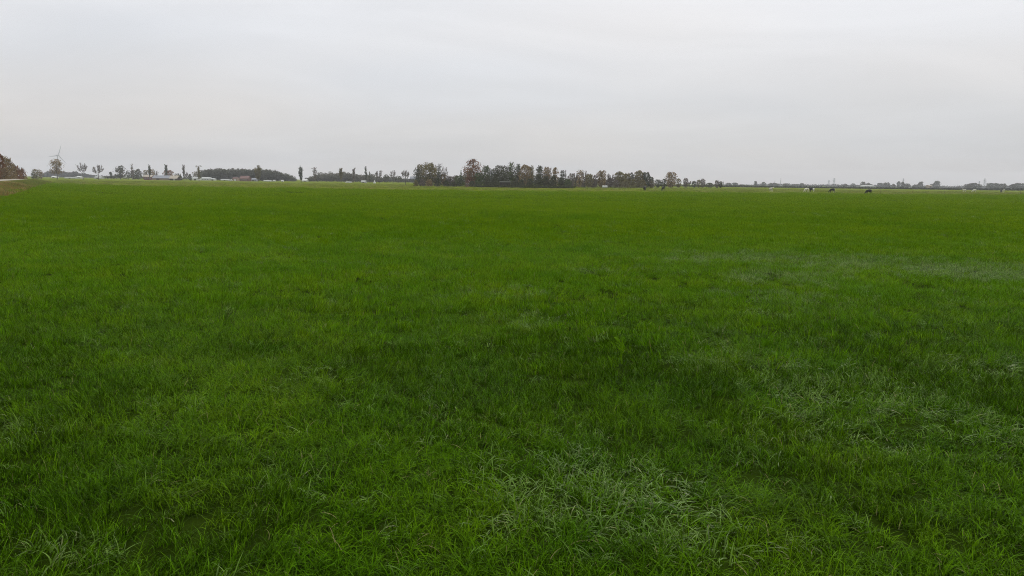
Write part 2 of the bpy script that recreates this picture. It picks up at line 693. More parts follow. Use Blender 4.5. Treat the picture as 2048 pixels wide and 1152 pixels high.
# shades of the plants: deep green, mid green, yellow green
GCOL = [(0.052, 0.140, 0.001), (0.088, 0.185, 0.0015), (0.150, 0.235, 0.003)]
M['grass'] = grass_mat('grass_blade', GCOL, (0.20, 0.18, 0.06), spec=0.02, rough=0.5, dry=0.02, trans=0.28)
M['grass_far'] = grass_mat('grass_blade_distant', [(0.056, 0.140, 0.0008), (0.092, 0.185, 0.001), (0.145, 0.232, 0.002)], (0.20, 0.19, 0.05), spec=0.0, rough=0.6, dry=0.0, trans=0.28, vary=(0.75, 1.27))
M['grass_near'] = grass_mat('grass_blade_near_shaded', [(0.034, 0.092, 0.0006), (0.060, 0.128, 0.0008), (0.112, 0.178, 0.002)], (0.20, 0.19, 0.07), spec=0.02, rough=0.45, dry=0.012, trans=0.12, vary=(0.25, 1.8))  # darker base colour paints in the shade between close blades
M['grass_pale'] = grass_mat('grass_blade_sheen', [(0.085, 0.165, 0.018), (0.12, 0.205, 0.027), (0.165, 0.24, 0.040)],
                            (0.22, 0.25, 0.09), spec=0.15, rough=0.38, dry=0.05)  # sheen of the sky on bent blades, put into their colour
M['grass_dry'] = grass_mat('grass_blade_dry', [(0.17, 0.095, 0.018), (0.26, 0.16, 0.035), (0.32, 0.24, 0.085)],
                           (0.10, 0.14, 0.03), spec=0.3, rough=0.6, dry=0.2)
M['grass_past'] = grass_mat('grass_blade_pasture', [(0.10, 0.14, 0.016), (0.14, 0.17, 0.022), (0.19, 0.18, 0.04)],
                            (0.2, 0.17, 0.08), spec=0.1, rough=0.6)

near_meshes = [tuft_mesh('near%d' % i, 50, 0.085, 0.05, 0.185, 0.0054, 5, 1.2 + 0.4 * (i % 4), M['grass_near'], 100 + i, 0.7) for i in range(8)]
near_meshes += [tuft_mesh('nearp%d' % i, 13, 0.09, 0.10, 0.24, 0.0088, 6, 1.5 + 0.4 * i, M['grass_pale'], 130 + i, 0.8) for i in range(4)]
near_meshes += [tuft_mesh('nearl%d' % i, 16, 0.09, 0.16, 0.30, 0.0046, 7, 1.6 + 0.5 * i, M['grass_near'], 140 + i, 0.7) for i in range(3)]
C_NEAR = make_coll('near_tuft', near_meshes)
mid_meshes = [tuft_mesh('mid%d' % i, 95, 0.20, 0.06, 0.19, 0.0085, 4, 1.0 + 0.3 * (i % 3), M['grass'], 200 + i, 0.5) for i in range(6)]
mid_meshes += [tuft_mesh('midp%d' % i, 42, 0.20, 0.10, 0.22, 0.0095, 4, 1.5 + 0.3 * i, M['grass_pale'], 220 + i, 0.7) for i in range(2)]
C_MID = make_coll('mid_tuft', mid_meshes)
far_meshes = [tuft_mesh('far%d' % i, 150, 0.55, 0.06, 0.19, 0.020, 3, 1.0, M['grass_far'], 300 + i, 0.5) for i in range(5)]
far_meshes += [tuft_mesh('farp%d' % i, 70, 0.5, 0.08, 0.2, 0.020, 3, 1.4, M['grass_pale'], 320 + i, 0.7) for i in range(2)]
C_FAR = make_coll('far_tuft', far_meshes)
ft_meshes = [tuft_mesh('farther%d' % i, 150, 1.3, 0.05, 0.20, 0.055, 2, 0.8, M['grass_far'], 340 + i, 0.5) for i in range(4)]
C_FT = make_coll('farther_tuft', ft_meshes)

# where broad blades carry sky sheen painted in as paler colour (photo pixel centre, radii in pixels, strength)
PALE = []
for px_, py_, rx, ry, s_ in ((1180, 1000, 220, 80, 0.66), (1330, 1085, 190, 65, 0.55), (1620, 775, 120, 40, 0.7), (1800, 800, 110, 40, 0.65),
                             (1530, 935, 90, 28, 0.5), (1960, 860, 130, 40, 0.5), (1950, 740, 120, 22, 0.4), (1440, 735, 90, 22, 0.4), (1700, 880, 150, 40, 0.4),
                             (1500, 518, 160, 10, 0.55), (1720, 528, 180, 16, 0.6), (1960, 548, 180, 22, 0.75), (1560, 560, 120, 16, 0.5),
                             (1240, 545, 90, 8, 0.3), (1600, 600, 140, 16, 0.35), (980, 590, 120, 10, 0.25),
                             (30, 880, 70, 30, 0.6), (20, 730, 40, 14, 0.5), (120, 1120, 160, 40, 0.3), (760, 1090, 80, 30, 0.3), (640, 740, 120, 30, 0.2), (1080, 640, 160, 16, 0.25)):
    cx, cy = ground_pt(px_, py_)
    x0, _ = ground_pt(px_ - rx, py_)
    x1, _ = ground_pt(px_ + rx, py_)
    _, y0 = ground_pt(px_, py_ + ry)
    _, y1 = ground_pt(px_, py_ - ry)
    PALE.append((cx, cy, (x1 - x0) / 2, cy - y0, y1 - cy, s_))


def pale_mask(X, Y):
    m = np.zeros_like(X)
    n = fbm(X, Y, 0.9, 5)
    for cx, cy, rx, ryn, ryf, s_ in PALE:
        dy = Y - cy
        r = np.sqrt(((X - cx) / rx) ** 2 + np.where(dy > 0, dy / ryf, dy / ryn) ** 2)
        m = np.maximum(m, s_ * np.clip(1.45 - r - (n - 0.5) * 1.2, 0, 1))
    return np.clip(m, 0, 1)


def band(y0, y1, dens, side=2.0, slope=0.76, f0=0.0, f1=0.0):
    a0, a1 = y0 - f0, y0 + f0
    b0, b1 = y1 - f1, y1 + f1
    y0, y1 = a0, b1
    xm = slope * y1 + side
    n = int(dens * (y1 - y0) * 2 * xm)
    X = (RNG.random(n) * 2 - 1) * xm
    Y = y0 + RNG.random(n) * (y1 - y0)
    k = np.abs(X) < slope * Y + side
    k &= in_meadow(X, Y)
    if f0:
        k &= RNG.random(n) < np.clip((Y - a0) / (a1 - a0), 0, 1)
    if f1:
        k &= RNG.random(n) < np.clip((b1 - Y) / (b1 - b0), 0, 1)
    return X[k], Y[k]


def plant(name, label, y0, y1, dens, coll, nb, npale, nlong, hs, side=2.0, cell=1.0, f0=0.0, f1=0.0):
    X, Y = band(y0, y1, dens, side, 0.76, f0, f1)
    n = len(X)
    pm = pale_mask(X, Y) * (0.70 if y1 < 20 else 1.2)
    pm = np.maximum(pm, 0.03)  # a few pale tufts everywhere, as painted blade highlights
    hum = fbm(X, Y, 1.1 * cell, 1)            # clump height
    hum2 = fbm(X, Y, 5.0 * cell, 2)
    pit = np.clip((0.36 - fbm(X, Y, 0.75 * cell, 9, 2)) * 5, 0, 1)   # trodden hollows
    pit *= 0.9 if y1 < 20 else 0.0
    keep = RNG.random(n) > pit * 0.45
    h = hs * (0.56 + 0.80 * hum + 0.18 * hum2) * (1 - 0.5 * pit) * (0.85 + 0.3 * RNG.random(n))
    idx = RNG.integers(0, nb, n)
    r = RNG.random(n)
    isp = RNG.random(n) < pm
    idx = np.where(isp, nb + RNG.integers(0, max(npale, 1), n), idx)
    if nlong:
        lm = np.clip((fbm(X, Y, 1.6, 14) - 0.42) * 3, 0.04, 0.5)
        isl = (RNG.random(n) < lm) & ~isp
        idx = np.where(isl, nb + npale + RNG.integers(0, nlong, n), idx)
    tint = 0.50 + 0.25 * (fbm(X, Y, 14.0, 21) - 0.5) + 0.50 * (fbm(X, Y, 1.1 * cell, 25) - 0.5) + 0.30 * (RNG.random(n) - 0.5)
    tint += 0.34 * np.clip((Y - 18) / 90, 0, 1) - 0.12 * np.clip((16 - Y) / 10, 0, 1)  # shade between close blades painted in; tint also raised far off to brighten
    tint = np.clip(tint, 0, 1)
    tdir = fbm(X, Y, 2.2 * cell, 31, 2) * 4 * pi
    tang = 0.12 + 0.95 * np.clip(fbm(X, Y, 1.5 * cell, 33) - 0.35, 0, 1) * 1.6 * RNG.random(n)
    tang = np.clip(tang, 0, 0.75)
    S = np.column_stack([np.full(n, 1.0), np.full(n, 1.0), h])
    wv = 0.85 + 0.4 * RNG.random(n)
    S[:, 0] *= wv
    S[:, 1] *= wv
    k = keep
    return scatter(name, label, X[k], Y[k], np.full(k.sum(), 0.004), idx[k], S[k], (RNG.random(n) * 2 * pi)[k], tdir[k], tang[k], tint[k], coll)


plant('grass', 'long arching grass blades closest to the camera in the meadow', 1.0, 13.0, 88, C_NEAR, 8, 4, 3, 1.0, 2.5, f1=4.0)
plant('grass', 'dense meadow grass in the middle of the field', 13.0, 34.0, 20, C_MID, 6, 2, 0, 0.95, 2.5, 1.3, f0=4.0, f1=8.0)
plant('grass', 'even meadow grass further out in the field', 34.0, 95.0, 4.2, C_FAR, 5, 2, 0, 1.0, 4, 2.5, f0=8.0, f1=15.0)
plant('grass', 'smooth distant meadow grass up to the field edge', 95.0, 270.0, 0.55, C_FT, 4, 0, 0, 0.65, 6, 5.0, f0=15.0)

# dry grass and reeds on the dike's bank, tufts along the field edge
reed_meshes = [tuft_mesh('reed%d' % i, 60, 0.45, 0.35, 1.0, 0.035, 3, 0.7, M['grass_dry'], 400 + i, 0.35) for i in range(4)]
reed_meshes += [tuft_mesh('reedg%d' % i, 60, 0.5, 0.35, 1.0, 0.04, 3, 0.8, M['grass_past'], 410 + i, 0.4) for i in range(3)]
C_REED = make_coll('reed_tuft', reed_meshes)
n = 4200
s_ = RNG.random(n) * 300 - 90
o_ = 0.6 + RNG.random(n) * 4.6
X = ROAD0.x + DK.x * s_ + DN.x * o_
Y = ROAD0.y + DK.y * s_ + DN.y * o_
kk = np.array([zc(v) for v in s_])
Z = kk * np.interp(o_, [0.4, 2.0, 3.2, 4.3, 4.6], [1.0, 0.72, 0.3, 0.0, 0.0])
hh = np.minimum((0.3 + 0.8 * fbm(X, Y, 7, 3)), (kk - Z) * 0.75 + 0.10)     # nothing stands higher than the road
drier = np.clip(1.15 - (s_ - 10) / 60, 0.12, 1) * np.clip(fbm(X, Y, 6, 61) * 1.6, 0, 1)
idx = np.where(RNG.random(n) < drier, RNG.integers(0, 4, n), 4 + RNG.integers(0, 3, n))
scatter('reeds', 'rusty dry reeds and grass on the bank below the road', X, Y, Z - 0.02, idx, np.column_stack([np.ones(n), np.ones(n), hh]),
        RNG.random(n) * 6.28, RNG.random(n) * 6.28, RNG.random(n) * 0.2, np.clip(fbm(X, Y, 12, 6) * 1.2 - 0.1 + 0.3 * (RNG.random(n) - 0.5), 0, 1), C_REED)

past_meshes = [tuft_mesh('past%d' % i, 90, 1.4, 0.06, 0.26, 0.06, 2, 0.8, M['grass_past'], 420 + i, 0.5) for i in range(3)]
past_meshes += [tuft_mesh('pastd%d' % i, 60, 0.9, 0.10, 0.42, 0.05, 2, 0.8, M['grass_dry'], 430 + i, 0.5) for i in range(2)]
C_PAST = make_coll('pasture_tuft', past_meshes)
n = 14000
X = (RNG.random(n) * 2 - 1) * 330
Y = 175 + RNG.random(n) ** 1.2 * 270
k = (np.abs(X) < 0.74 * Y + 10) & (Y > np.interp(X, EX, EY) + 0.5) & (dike_off(X, Y) > 5)
X, Y = X[k], Y[k]
n = len(X)
edge_d = Y - np.interp(X, EX, EY)
dryp = np.where(edge_d < 6, 0.35, 0.0) * (fbm(X, Y, 9, 41) > 0.5) + 0.03
idx = np.where(RNG.random(n) < dryp, 3 + RNG.integers(0, 2, n), RNG.integers(0, 3, n))
scatter('grass', 'rough olive pasture grass beyond the meadow edge', X, Y, np.zeros(n), idx, np.column_stack([np.ones(n), np.ones(n), 0.28 + 0.55 * fbm(X, Y, 15, 4)]),
        RNG.random(n) * 6.28, RNG.random(n) * 6.28, RNG.random(n) * 0.2, np.clip(fbm(X, Y, 30, 8) + 0.25 * (RNG.random(n) - 0.5), 0, 1), C_PAST)


# ------------------------------------------------------------------ trees
def rvec():
    while True:
        v = Vector((random.uniform(-1, 1), random.uniform(-1, 1), random.uniform(-1, 1)))
        if 0.05 < v.length < 1:
            return v.normalized()


def leaf(g, c, s, rnd=None):
    """one small ragged spray of leaves: a bent pair of triangles"""
    a = rvec()
    b = a.orthogonal().normalized()
    b = Matrix.Rotation(random.random() * 6.28, 3, a) @ b
    a, b = a * s * random.uniform(0.5, 1), b * s * random.uniform(0.35, 0.8)
    up = a.cross(b).normalized() * s * 0.25
    c = Vector(c)
    g.face([c - a, c + b * 0.9 + up, c + a], rnd=rnd)
    g.face([c - a * 0.8, c + a, c - b + up], rnd=rnd)


def blob_leaves(g, cx, cy, cz, rx, ry, rz, n, s, shell=0.55, base=0.0):
    for _ in range(n):
        d = rvec()
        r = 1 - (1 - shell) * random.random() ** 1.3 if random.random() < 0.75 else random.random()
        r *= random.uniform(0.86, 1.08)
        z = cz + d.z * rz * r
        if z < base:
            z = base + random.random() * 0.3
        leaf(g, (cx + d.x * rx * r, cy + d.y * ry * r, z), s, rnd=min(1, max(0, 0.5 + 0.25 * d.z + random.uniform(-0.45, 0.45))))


def tree_parts(kind, Ht, W, mats, s, dens=1.0, lift=None):
    """returns (trunk builder, crown builder) in local space"""
    tb, cb = MB(), MB()
    R = W / 2
    if kind in ('round', 'open', 'shrub'):
        lf = {'round': 0.14, 'open': 0.24, 'shrub': 0.0}[kind] if lift is None else lift
        zb = Ht * lf
        Hc = Ht - zb
        tr = max(0.09, Ht * 0.018)
        tb.path([(0, 0, -0.1), (0.03 * R, 0, zb * 0.6 + 0.2), (random.uniform(-.05, .05) * R, 0, zb + Hc * 0.7)], tr * 1.25, tr * 0.35, 6)
        ph = [random.random() * 6.28 for _ in range(8)]
        for i in range(7):                       # limbs
            a = 2 * pi * i / 7 + random.random()
            z0 = zb + Hc * random.uniform(0.0, 0.25)
            z1 = zb + Hc * random.uniform(0.55, 0.95)
            u = R * random.uniform(0.3, 0.75)
            tb.path([(0, 0, z0), (math.cos(a) * u * 0.6, math.sin(a) * u * 0.6, (z0 + z1) / 2), (math.cos(a) * u, math.sin(a) * u, z1)], tr * 0.5, tr * 0.12, 4)
        n = int(dens * {'round': 2.1, 'open': 1.45, 'shrub': 2.0}[kind] * W * Hc / (s * s * 0.8))
        n = max(120, min(n, 2600))
        bump = {'round': 0.20, 'open': 0.30, 'shrub': 0.18}[kind]
        kf = 2 * pi / max(1.5, R * 1.1)
        made = 0
        tries = 0
        while made < n and tries < n * 4:
            tries += 1
            a = random.random() * 6.28
            t = random.random()
            if kind == 'shrub':
                pr = max(0.0, math.cos(t * 1.45)) ** 0.5
            else:
                pr = max(0.0, 1 - abs((t - 0.52) / 0.60) ** 3.6)
            z = zb + Hc * t
            lob = (math.sin(2 * a + ph[0] + z * kf * 0.6) + math.sin(3 * a + ph[1] - z * kf * 0.9) + math.sin(5 * a + ph[2] + z * kf * 1.3) * 0.7) / 2.7
            re = R * pr * (1 - bump + bump * 1.3 * lob)
            q = random.random() ** 0.42 * random.uniform(0.94, 1.06)
            x_, y_ = math.cos(a) * re * q, math.sin(a) * re * q
            hole = math.sin(x_ * kf * 1.1 + ph[3]) + math.sin(y_ * kf * 1.0 + ph[4]) + math.sin(z * kf * 1.2 + ph[5]) + 0.6 * math.sin((x_ + z) * kf * 2.1 + ph[6])
            if hole > (0.5 if kind == 'open' else 1.0) and random.random() < (0.88 if kind == 'open' else 0.7):
                continue
            # the top surface heaves up and down, so the outline is not one dome
            z += Hc * 0.07 * (math.sin(a * 2 + ph[7]) * q - 0.6)
            clump_tone = 0.5 + 0.18 * math.sin(x_ * kf + z * kf * 0.7 + ph[2])  # leaf tone varies from clump to clump
            leaf(cb, (x_, y_, max(0.05, min(z, Ht))), s, rnd=min(1, max(0, clump_tone + random.uniform(-0.4, 0.4))))
            made += 1
        for _ in range(int(26 * dens)):            # sprigs that break the outline
            a = random.random() * 6.28
            t = random.uniform(0.45, 1.0)
            rr_ = R * (1.0 - 0.75 * max(0, t - 0.6) / 0.4)
            leaf(cb, (math.cos(a) * rr_, math.sin(a) * rr_, zb + Hc * t * 1.01), s * 0.7)
    elif kind == 'vase':             # bare crown: rising limbs that fork into twigs
        tr = max(0.09, Ht * 0.016)
        fork = Ht * (0.30 if lift is None else lift)
        tb.path([(0, 0, -0.1), (0, 0, fork)], tr * 1.3, tr, 6)
        nl = 9
        for i in range(nl):
            a = 2 * pi * i / nl + random.uniform(-.3, .3)
            u = random.uniform(0.35, 1.0)
            e = Vector((math.cos(a) * R * u, math.sin(a) * R * u, Ht * (1.0 - 0.34 * u * u - 0.06 * random.random())))
            st = Vector((0, 0, fork * random.uniform(0.9, 1.5)))
            m1 = st.lerp(e, 0.45) + Vector((math.cos(a), math.sin(a), -0.1)) * R * 0.30 * u
            tb.path([tuple(st), tuple(m1), tuple(e)], tr * 0.55, tr * 0.1, 4)
            for j in range(int(24 * dens)):
                t = random.uniform(0.25, 1.0)
                p = (m1.lerp(e, (t - .45) / .55) if t > .45 else st.lerp(m1, t / .45))
                q = p + Vector((math.cos(a) * random.uniform(-.3, .8), math.sin(a) * random.uniform(-.3, .8), random.uniform(0.3, 1.1))) * R * 0.30 + rvec() * R * 0.12
                q.z = min(q.z, Ht)
                cb.tube(p, q, s * 0.13, s * 0.04, 3)
                for _ in range(2):
                    q2 = p.lerp(q, random.uniform(.4, 1)) + rvec() * R * 0.14
                    cb.tube(p.lerp(q, .5), q2, s * 0.08, s * 0.03, 3)
                if random.random() < 0.55 * dens:
                    leaf(cb, q, s * 0.6)
    elif kind == 'poplar':           # slender and fastigiate
        tr = max(0.10, Ht * 0.015)
        tb.path([(0, 0, -0.1), (0.02 * W, 0, Ht * 0.5), (random.uniform(-.1, .1) * W, 0, Ht * 0.97)], tr * 1.2, tr * 0.25, 6)
        for i in range(int(48 * dens)):
            z0 = Ht * random.uniform(0.10, 0.82)
            a = random.random() * 6.28
            wprof = R * (0.45 + 0.55 * math.sin(pi * min(1, max(0.0, (z0 / Ht - .1) / .9))))
            ln = Ht * random.uniform(0.10, 0.22)
            e = Vector((math.cos(a) * wprof * random.uniform(.4, 1), math.sin(a) * wprof * random.uniform(.4, 1), min(Ht, z0 + ln)))
            tb.tube((0, 0, z0), e, tr * 0.28, tr * 0.08, 3)
            for _ in range(int(7 * dens)):
                p = Vector((0, 0, z0)).lerp(e, random.uniform(0.3, 1.1)) + rvec() * R * 0.22
                p.z = min(p.z, Ht)
                leaf(cb, p, s * random.uniform(0.6, 1.0))
    elif kind == 'brush':            # pollarded poplar: leafy stem, spreading top
        tr = max(0.10, Ht * 0.016)
        tb.path([(0, 0, -0.1), (0.1 * W, 0, Ht * 0.5), (0, 0, Ht * 0.9)], tr * 1.2, tr * 0.4, 6)
        for i in range(int(60 * dens)):
            z0 = random.uniform(0.14, 0.9)
            rr_ = R * (0.35 + 0.30 * math.sin(pi * z0)) * random.random()
            a = random.random() * 6.28
            for _ in range(5):
                leaf(cb, Vector((math.cos(a) * rr_, math.sin(a) * rr_, z0 * Ht)) + rvec() * 0.3, s * 0.8)
        for i in range(10):
            a = random.random() * 6.28
            e = Vector((math.cos(a) * R, math.sin(a) * R, Ht * random.uniform(0.93, 1.0)))
            tb.tube((0, 0, Ht * 0.84), e, tr * 0.3, tr * 0.1, 3)
            for _ in range(6):
                leaf(cb, e + rvec() * R * 0.25 - Vector((0, 0, 0.2)), s * 0.6)
    elif kind == 'conifer':
        tr = max(0.08, Ht * 0.014)
        tb.path([(0, 0, -0.1), (0, 0, Ht * 0.96)], tr, tr * 0.15, 6)
        nw = 14
        for i in range(nw):
            t = i / (nw - 1)
            z0 = Ht * (0.08 + 0.90 * t)
            r = R * (1 - t) ** 0.85 + 0.05
            for j in range(int((9 - 5 * t) * max(1, dens))):
                a = random.random() * 6.28
                e = Vector((math.cos(a) * r, math.sin(a) * r, z0 - r * 0.25))
                for u in (0.35, 0.65, 1.0):
                    p = Vector((0, 0, z0)).lerp(e, u) + rvec() * 0.1 * R
                    leaf(cb, p, s * (0.7 + 0.4 * (1 - t)))
    return tb, cb


GROUPS = {}


def tree(kind, x, w, top, b, crown, label, name='tree', bark='bark', dens=1.0, group=None, cat='tree', lift=None, dy=0.0):
    """a tree seen at photo column x: crown width w px, top at row `top`, foot b px under the horizon"""
    D = dist_of(x, b) + dy
    p = at(x, hy(x), D)
    Ht = at(x, top, D).z
    W = w / F * D * (1.4 if kind == 'poplar' else 1.25 if kind in ('round', 'open', 'shrub') and (b > 7.2 or b < 3.3) else 1.12)
    s = max(0.20, D * 0.00100)
    tb, cb = tree_parts(kind, Ht, W, None, s, dens, lift)
    root = empty(name, (p.x, D, 0), random.random() * 6.28)
    tag(root, label, cat, group)
    tb.build('trunk', M[bark], root)
    cb.build('crown', M[crown], root)
    return root


G1 = 'trees along the road beside the wind turbine'
G2 = 'slender poplars standing in a spaced row on the plain'
G3 = 'trees of the grove in the middle of the horizon'
G4 = 'trees in the belt right of the grove'
G5 = 'small trees dotted along the hazy horizon'
G6 = 'trees round the farm'
# --- brown hedge of bushes by the road
HB = 'brown bushes crowding beside the road'


def bush_dike(x, D, top, wpx, kind, crown, label, name='bush', dens=1.0):
    p = at(x, 350, D)
    s_b = (Vector((p.x, D, 0)) - ROAD0).dot(DK)
    zb_ = zc(s_b) * 0.97
    Ht = at(x, top, D).z - zb_
    tb, cb = tree_parts(kind, Ht, wpx / F * D, None, 0.26, dens)
    r = empty(name, (p.x, D, zb_), random.random() * 6.28)
    tag(r, label, 'tree' if name == 'tree' else 'bush', HB)
    tb.build('trunk', M['bark'], r)
    cb.build('crown', M[crown], r)


bush_dike(-14, 214, 297, 36, 'shrub', 'rust', 'tallest rust-brown tree cut off by the photo edge beside the road', 'tree')
bush_dike(2, 224, 306, 26, 'shrub', 'rust', 'rusty tree next to the tallest one by the road', 'tree')
bush_dike(12, 233, 312, 22, 'shrub', 'brown', 'brown leafy tree, third from the photo edge in the roadside clump', 'tree')
bush_dike(20, 243, 315, 19, 'shrub', 'brown', 'brown tree whose top steps down to the lower bushes', 'tree')
bush_dike(27, 256, 327, 18, 'shrub', 'brown', 'round brown bush where the roadside clump gets low')
bush_dike(34, 270, 331, 16, 'shrub', 'rust', 'low reddish bush with thin twigs behind it')
bush_dike(38, 284, 339, 20, 'shrub', 'rust', 'low reddish bush before the last one of the clump')
bush_dike(46, 312, 337, 17, 'shrub', 'rust', 'last rounded reddish bush at the open end of the clump')
bush_dike(8, 220, 335, 30, 'shrub', 'brown', 'low brown undergrowth bush under the tallest roadside tree')
bush_dike(43, 330, 333, 12, 'vase', 'mauve', 'thin bare sapling showing over the low reddish bushes', 'tree', 1.0)

# --- left: road trees
tree('open', 66, 10, 345, 6.8, 'greyg', 'small thin bush before the olive one where the road ends', 'bush', group=G1, cat='bush', lift=0.1)
tree('round', 73, 16, 338, 6.8, 'olive', 'olive round bush standing alone where the road ends', 'bush', group=G1, cat='bush', lift=0.05)
tree('open', 82, 9, 341, 6.8, 'straw', 'thin yellowish sapling leaning on the olive bush', 'tree', group=G1, lift=0.1)
tree('open', 114, 28, 318, 6.9, 'brown', 'tall tree with brown tufted crown in front of the wind turbine', 'tree', dens=1.35, group=G1, lift=0.30)
tree('vase', 166, 18, 325, 6.8, 'mauve', 'bare vase-shaped tree, first after the wind turbine', 'tree', dens=1.3, group=G1, lift=0.36)
tree('vase', 197, 20, 329, 6.6, 'mauve', 'bare spreading tree, second after the wind turbine', 'tree', dens=1.3, group=G1, lift=0.30)

# --- farm trees
tree('open', 222, 7, 344, 5.4, 'greyg', 'tiny lone tree between the bare trees and the farm', 'tree', group=G6)
tree('open', 241, 23, 331, 5.4, 'dark', 'big dark round-crowned tree first at the farm', 'tree', dens=1.5, group=G6, lift=0.2)
tree('open', 257, 13, 341, 5.2, 'greyg', 'low grey-green tree beside the big dark farm tree', 'tree', group=G6)
tree('poplar', 265, 5, 328, 5.6, 'mauve', 'thin poplar rising just past the big dark farm tree', 'poplar', 'bark_grey', group=G2)
tree('round', 268, 12, 340, 5.2, 'dark', 'dark rounded tree under the first thin poplar', 'tree', group=G6)
tree('round', 277, 13, 338, 5.3, 'dark', 'dark twin-topped tree before the red farmhouse', 'tree', group=G6)
tree('round', 293, 15, 340, 5.3, 'olive', 'olive-brown tree standing over the red farmhouse', 'tree', group=G6)
tree('poplar', 299.5, 4, 328, 5.8, 'greyg', 'pale-stemmed poplar in front of the red farmhouse', 'poplar', 'bark_grey', group=G2)
tree('round', 304, 11, 338, 5.3, 'brown', 'brown tree just behind the pale-stemmed poplar', 'tree', group=G6)
tree('vase', 312, 9, 341, 5.2, 'mauve', 'faint bare tree over the end of the grey barn', 'tree', group=G6)
tree('poplar', 333, 4.5, 328, 5.0, 'greyg', 'poplar with tufted top rising behind the round reddish tree', 'poplar', 'bark_grey', dens=1.3, group=G2)
tree('round', 337, 19, 340, 4.9, 'rust', 'round reddish-purple tree behind the barn and pale-roofed shed', 'tree', dens=1.3, group=G6, dy=10)
tree('round', 354, 12, 347, 4.9, 'dark', 'dark grey tree behind the pale-roofed shed', 'tree', group=G6)
tree('conifer', 361, 5, 348, 5.4, 'dark', 'small pointed spruce past the pale-roofed shed', 'spruce', group=G6)
tree('poplar', 368, 4.5, 328, 6.4, 'mauve', 'slim straight poplar between the farm and the white sheds', 'poplar', 'bark_grey', group=G2)
tree('vase', 373.5, 7, 343, 5.4, 'mauve', 'faint bare sapling beside the slim straight poplar', 'tree', group=G6)
tree('round', 380, 6, 348, 5.6, 'dark', 'narrow dark bush just before the first white shed', 'bush', group=G6, cat='bush', lift=0.05)
tree('round', 392, 14, 343, 4.6, 'olive', 'olive tree behind the first white shed', 'tree', group=G6)
tree('brush', 398, 9, 331, 7.6, 'olive', 'crooked poplar with spreading brushy top at the edge of the wood', 'poplar', group=G2, dens=1.2)
tree('poplar', 516, 11, 331, 6.6, 'olive', 'bushiest poplar standing before the dark wood', 'poplar', group=G2, dens=2.2)
tree('poplar', 602, 7.5, 331, 7.8, 'greyg', 'dark feathery poplar in the gap after the dark wood', 'poplar', group=G2, dens=1.5)
tree('poplar', 630, 8, 333, 6.4, 'mauve', 'fork-topped faint poplar at the start of the mixed wood', 'poplar', 'bark_grey', group=G2)
tree('poplar', 682, 5.5, 335, 7.4, 'olive', 'dark slim poplar over the middle of the mixed wood', 'poplar', group=G2, dens=1.6)
tree('poplar', 708, 5, 335, 7.2, 'mauve', 'thin poplar between the dark slim one and the forked one', 'poplar', 'bark_grey', group=G2)
tree('poplar', 732, 5, 333, 7.2, 'greyg', 'double-stemmed poplar before the small pointed spruce', 'poplar', 'bark_grey', group=G2)
tree('conifer', 739, 7, 343, 5.0, 'dark', 'small pointed spruce in the end of the mixed wood', 'spruce', group=G6)
tree('vase', 758, 14, 339, 7.2, 'mauve', 'bare round-topped tree just past the white tent', 'tree', dens=1.3, group=G1)
tree('round', 773, 12, 349, 5.0, 'dark', 'dark dome-shaped tree between two bare trees', 'tree', group=G6)
tree('vase', 786, 12, 340, 7.0, 'mauve', 'bare tree midway between the white tent and the grove', 'tree', dens=1.1, group=G1)
tree('vase', 811, 16, 340, 8.6, 'mauve', 'bare lollipop-shaped tree standing last before the grove', 'tree', dens=1.5, group=G1, lift=0.38)
tree('round', 797, 18, 352, 4.8, 'dark', 'low dark tree under the last bare trees before the grove', 'tree', group=G6)

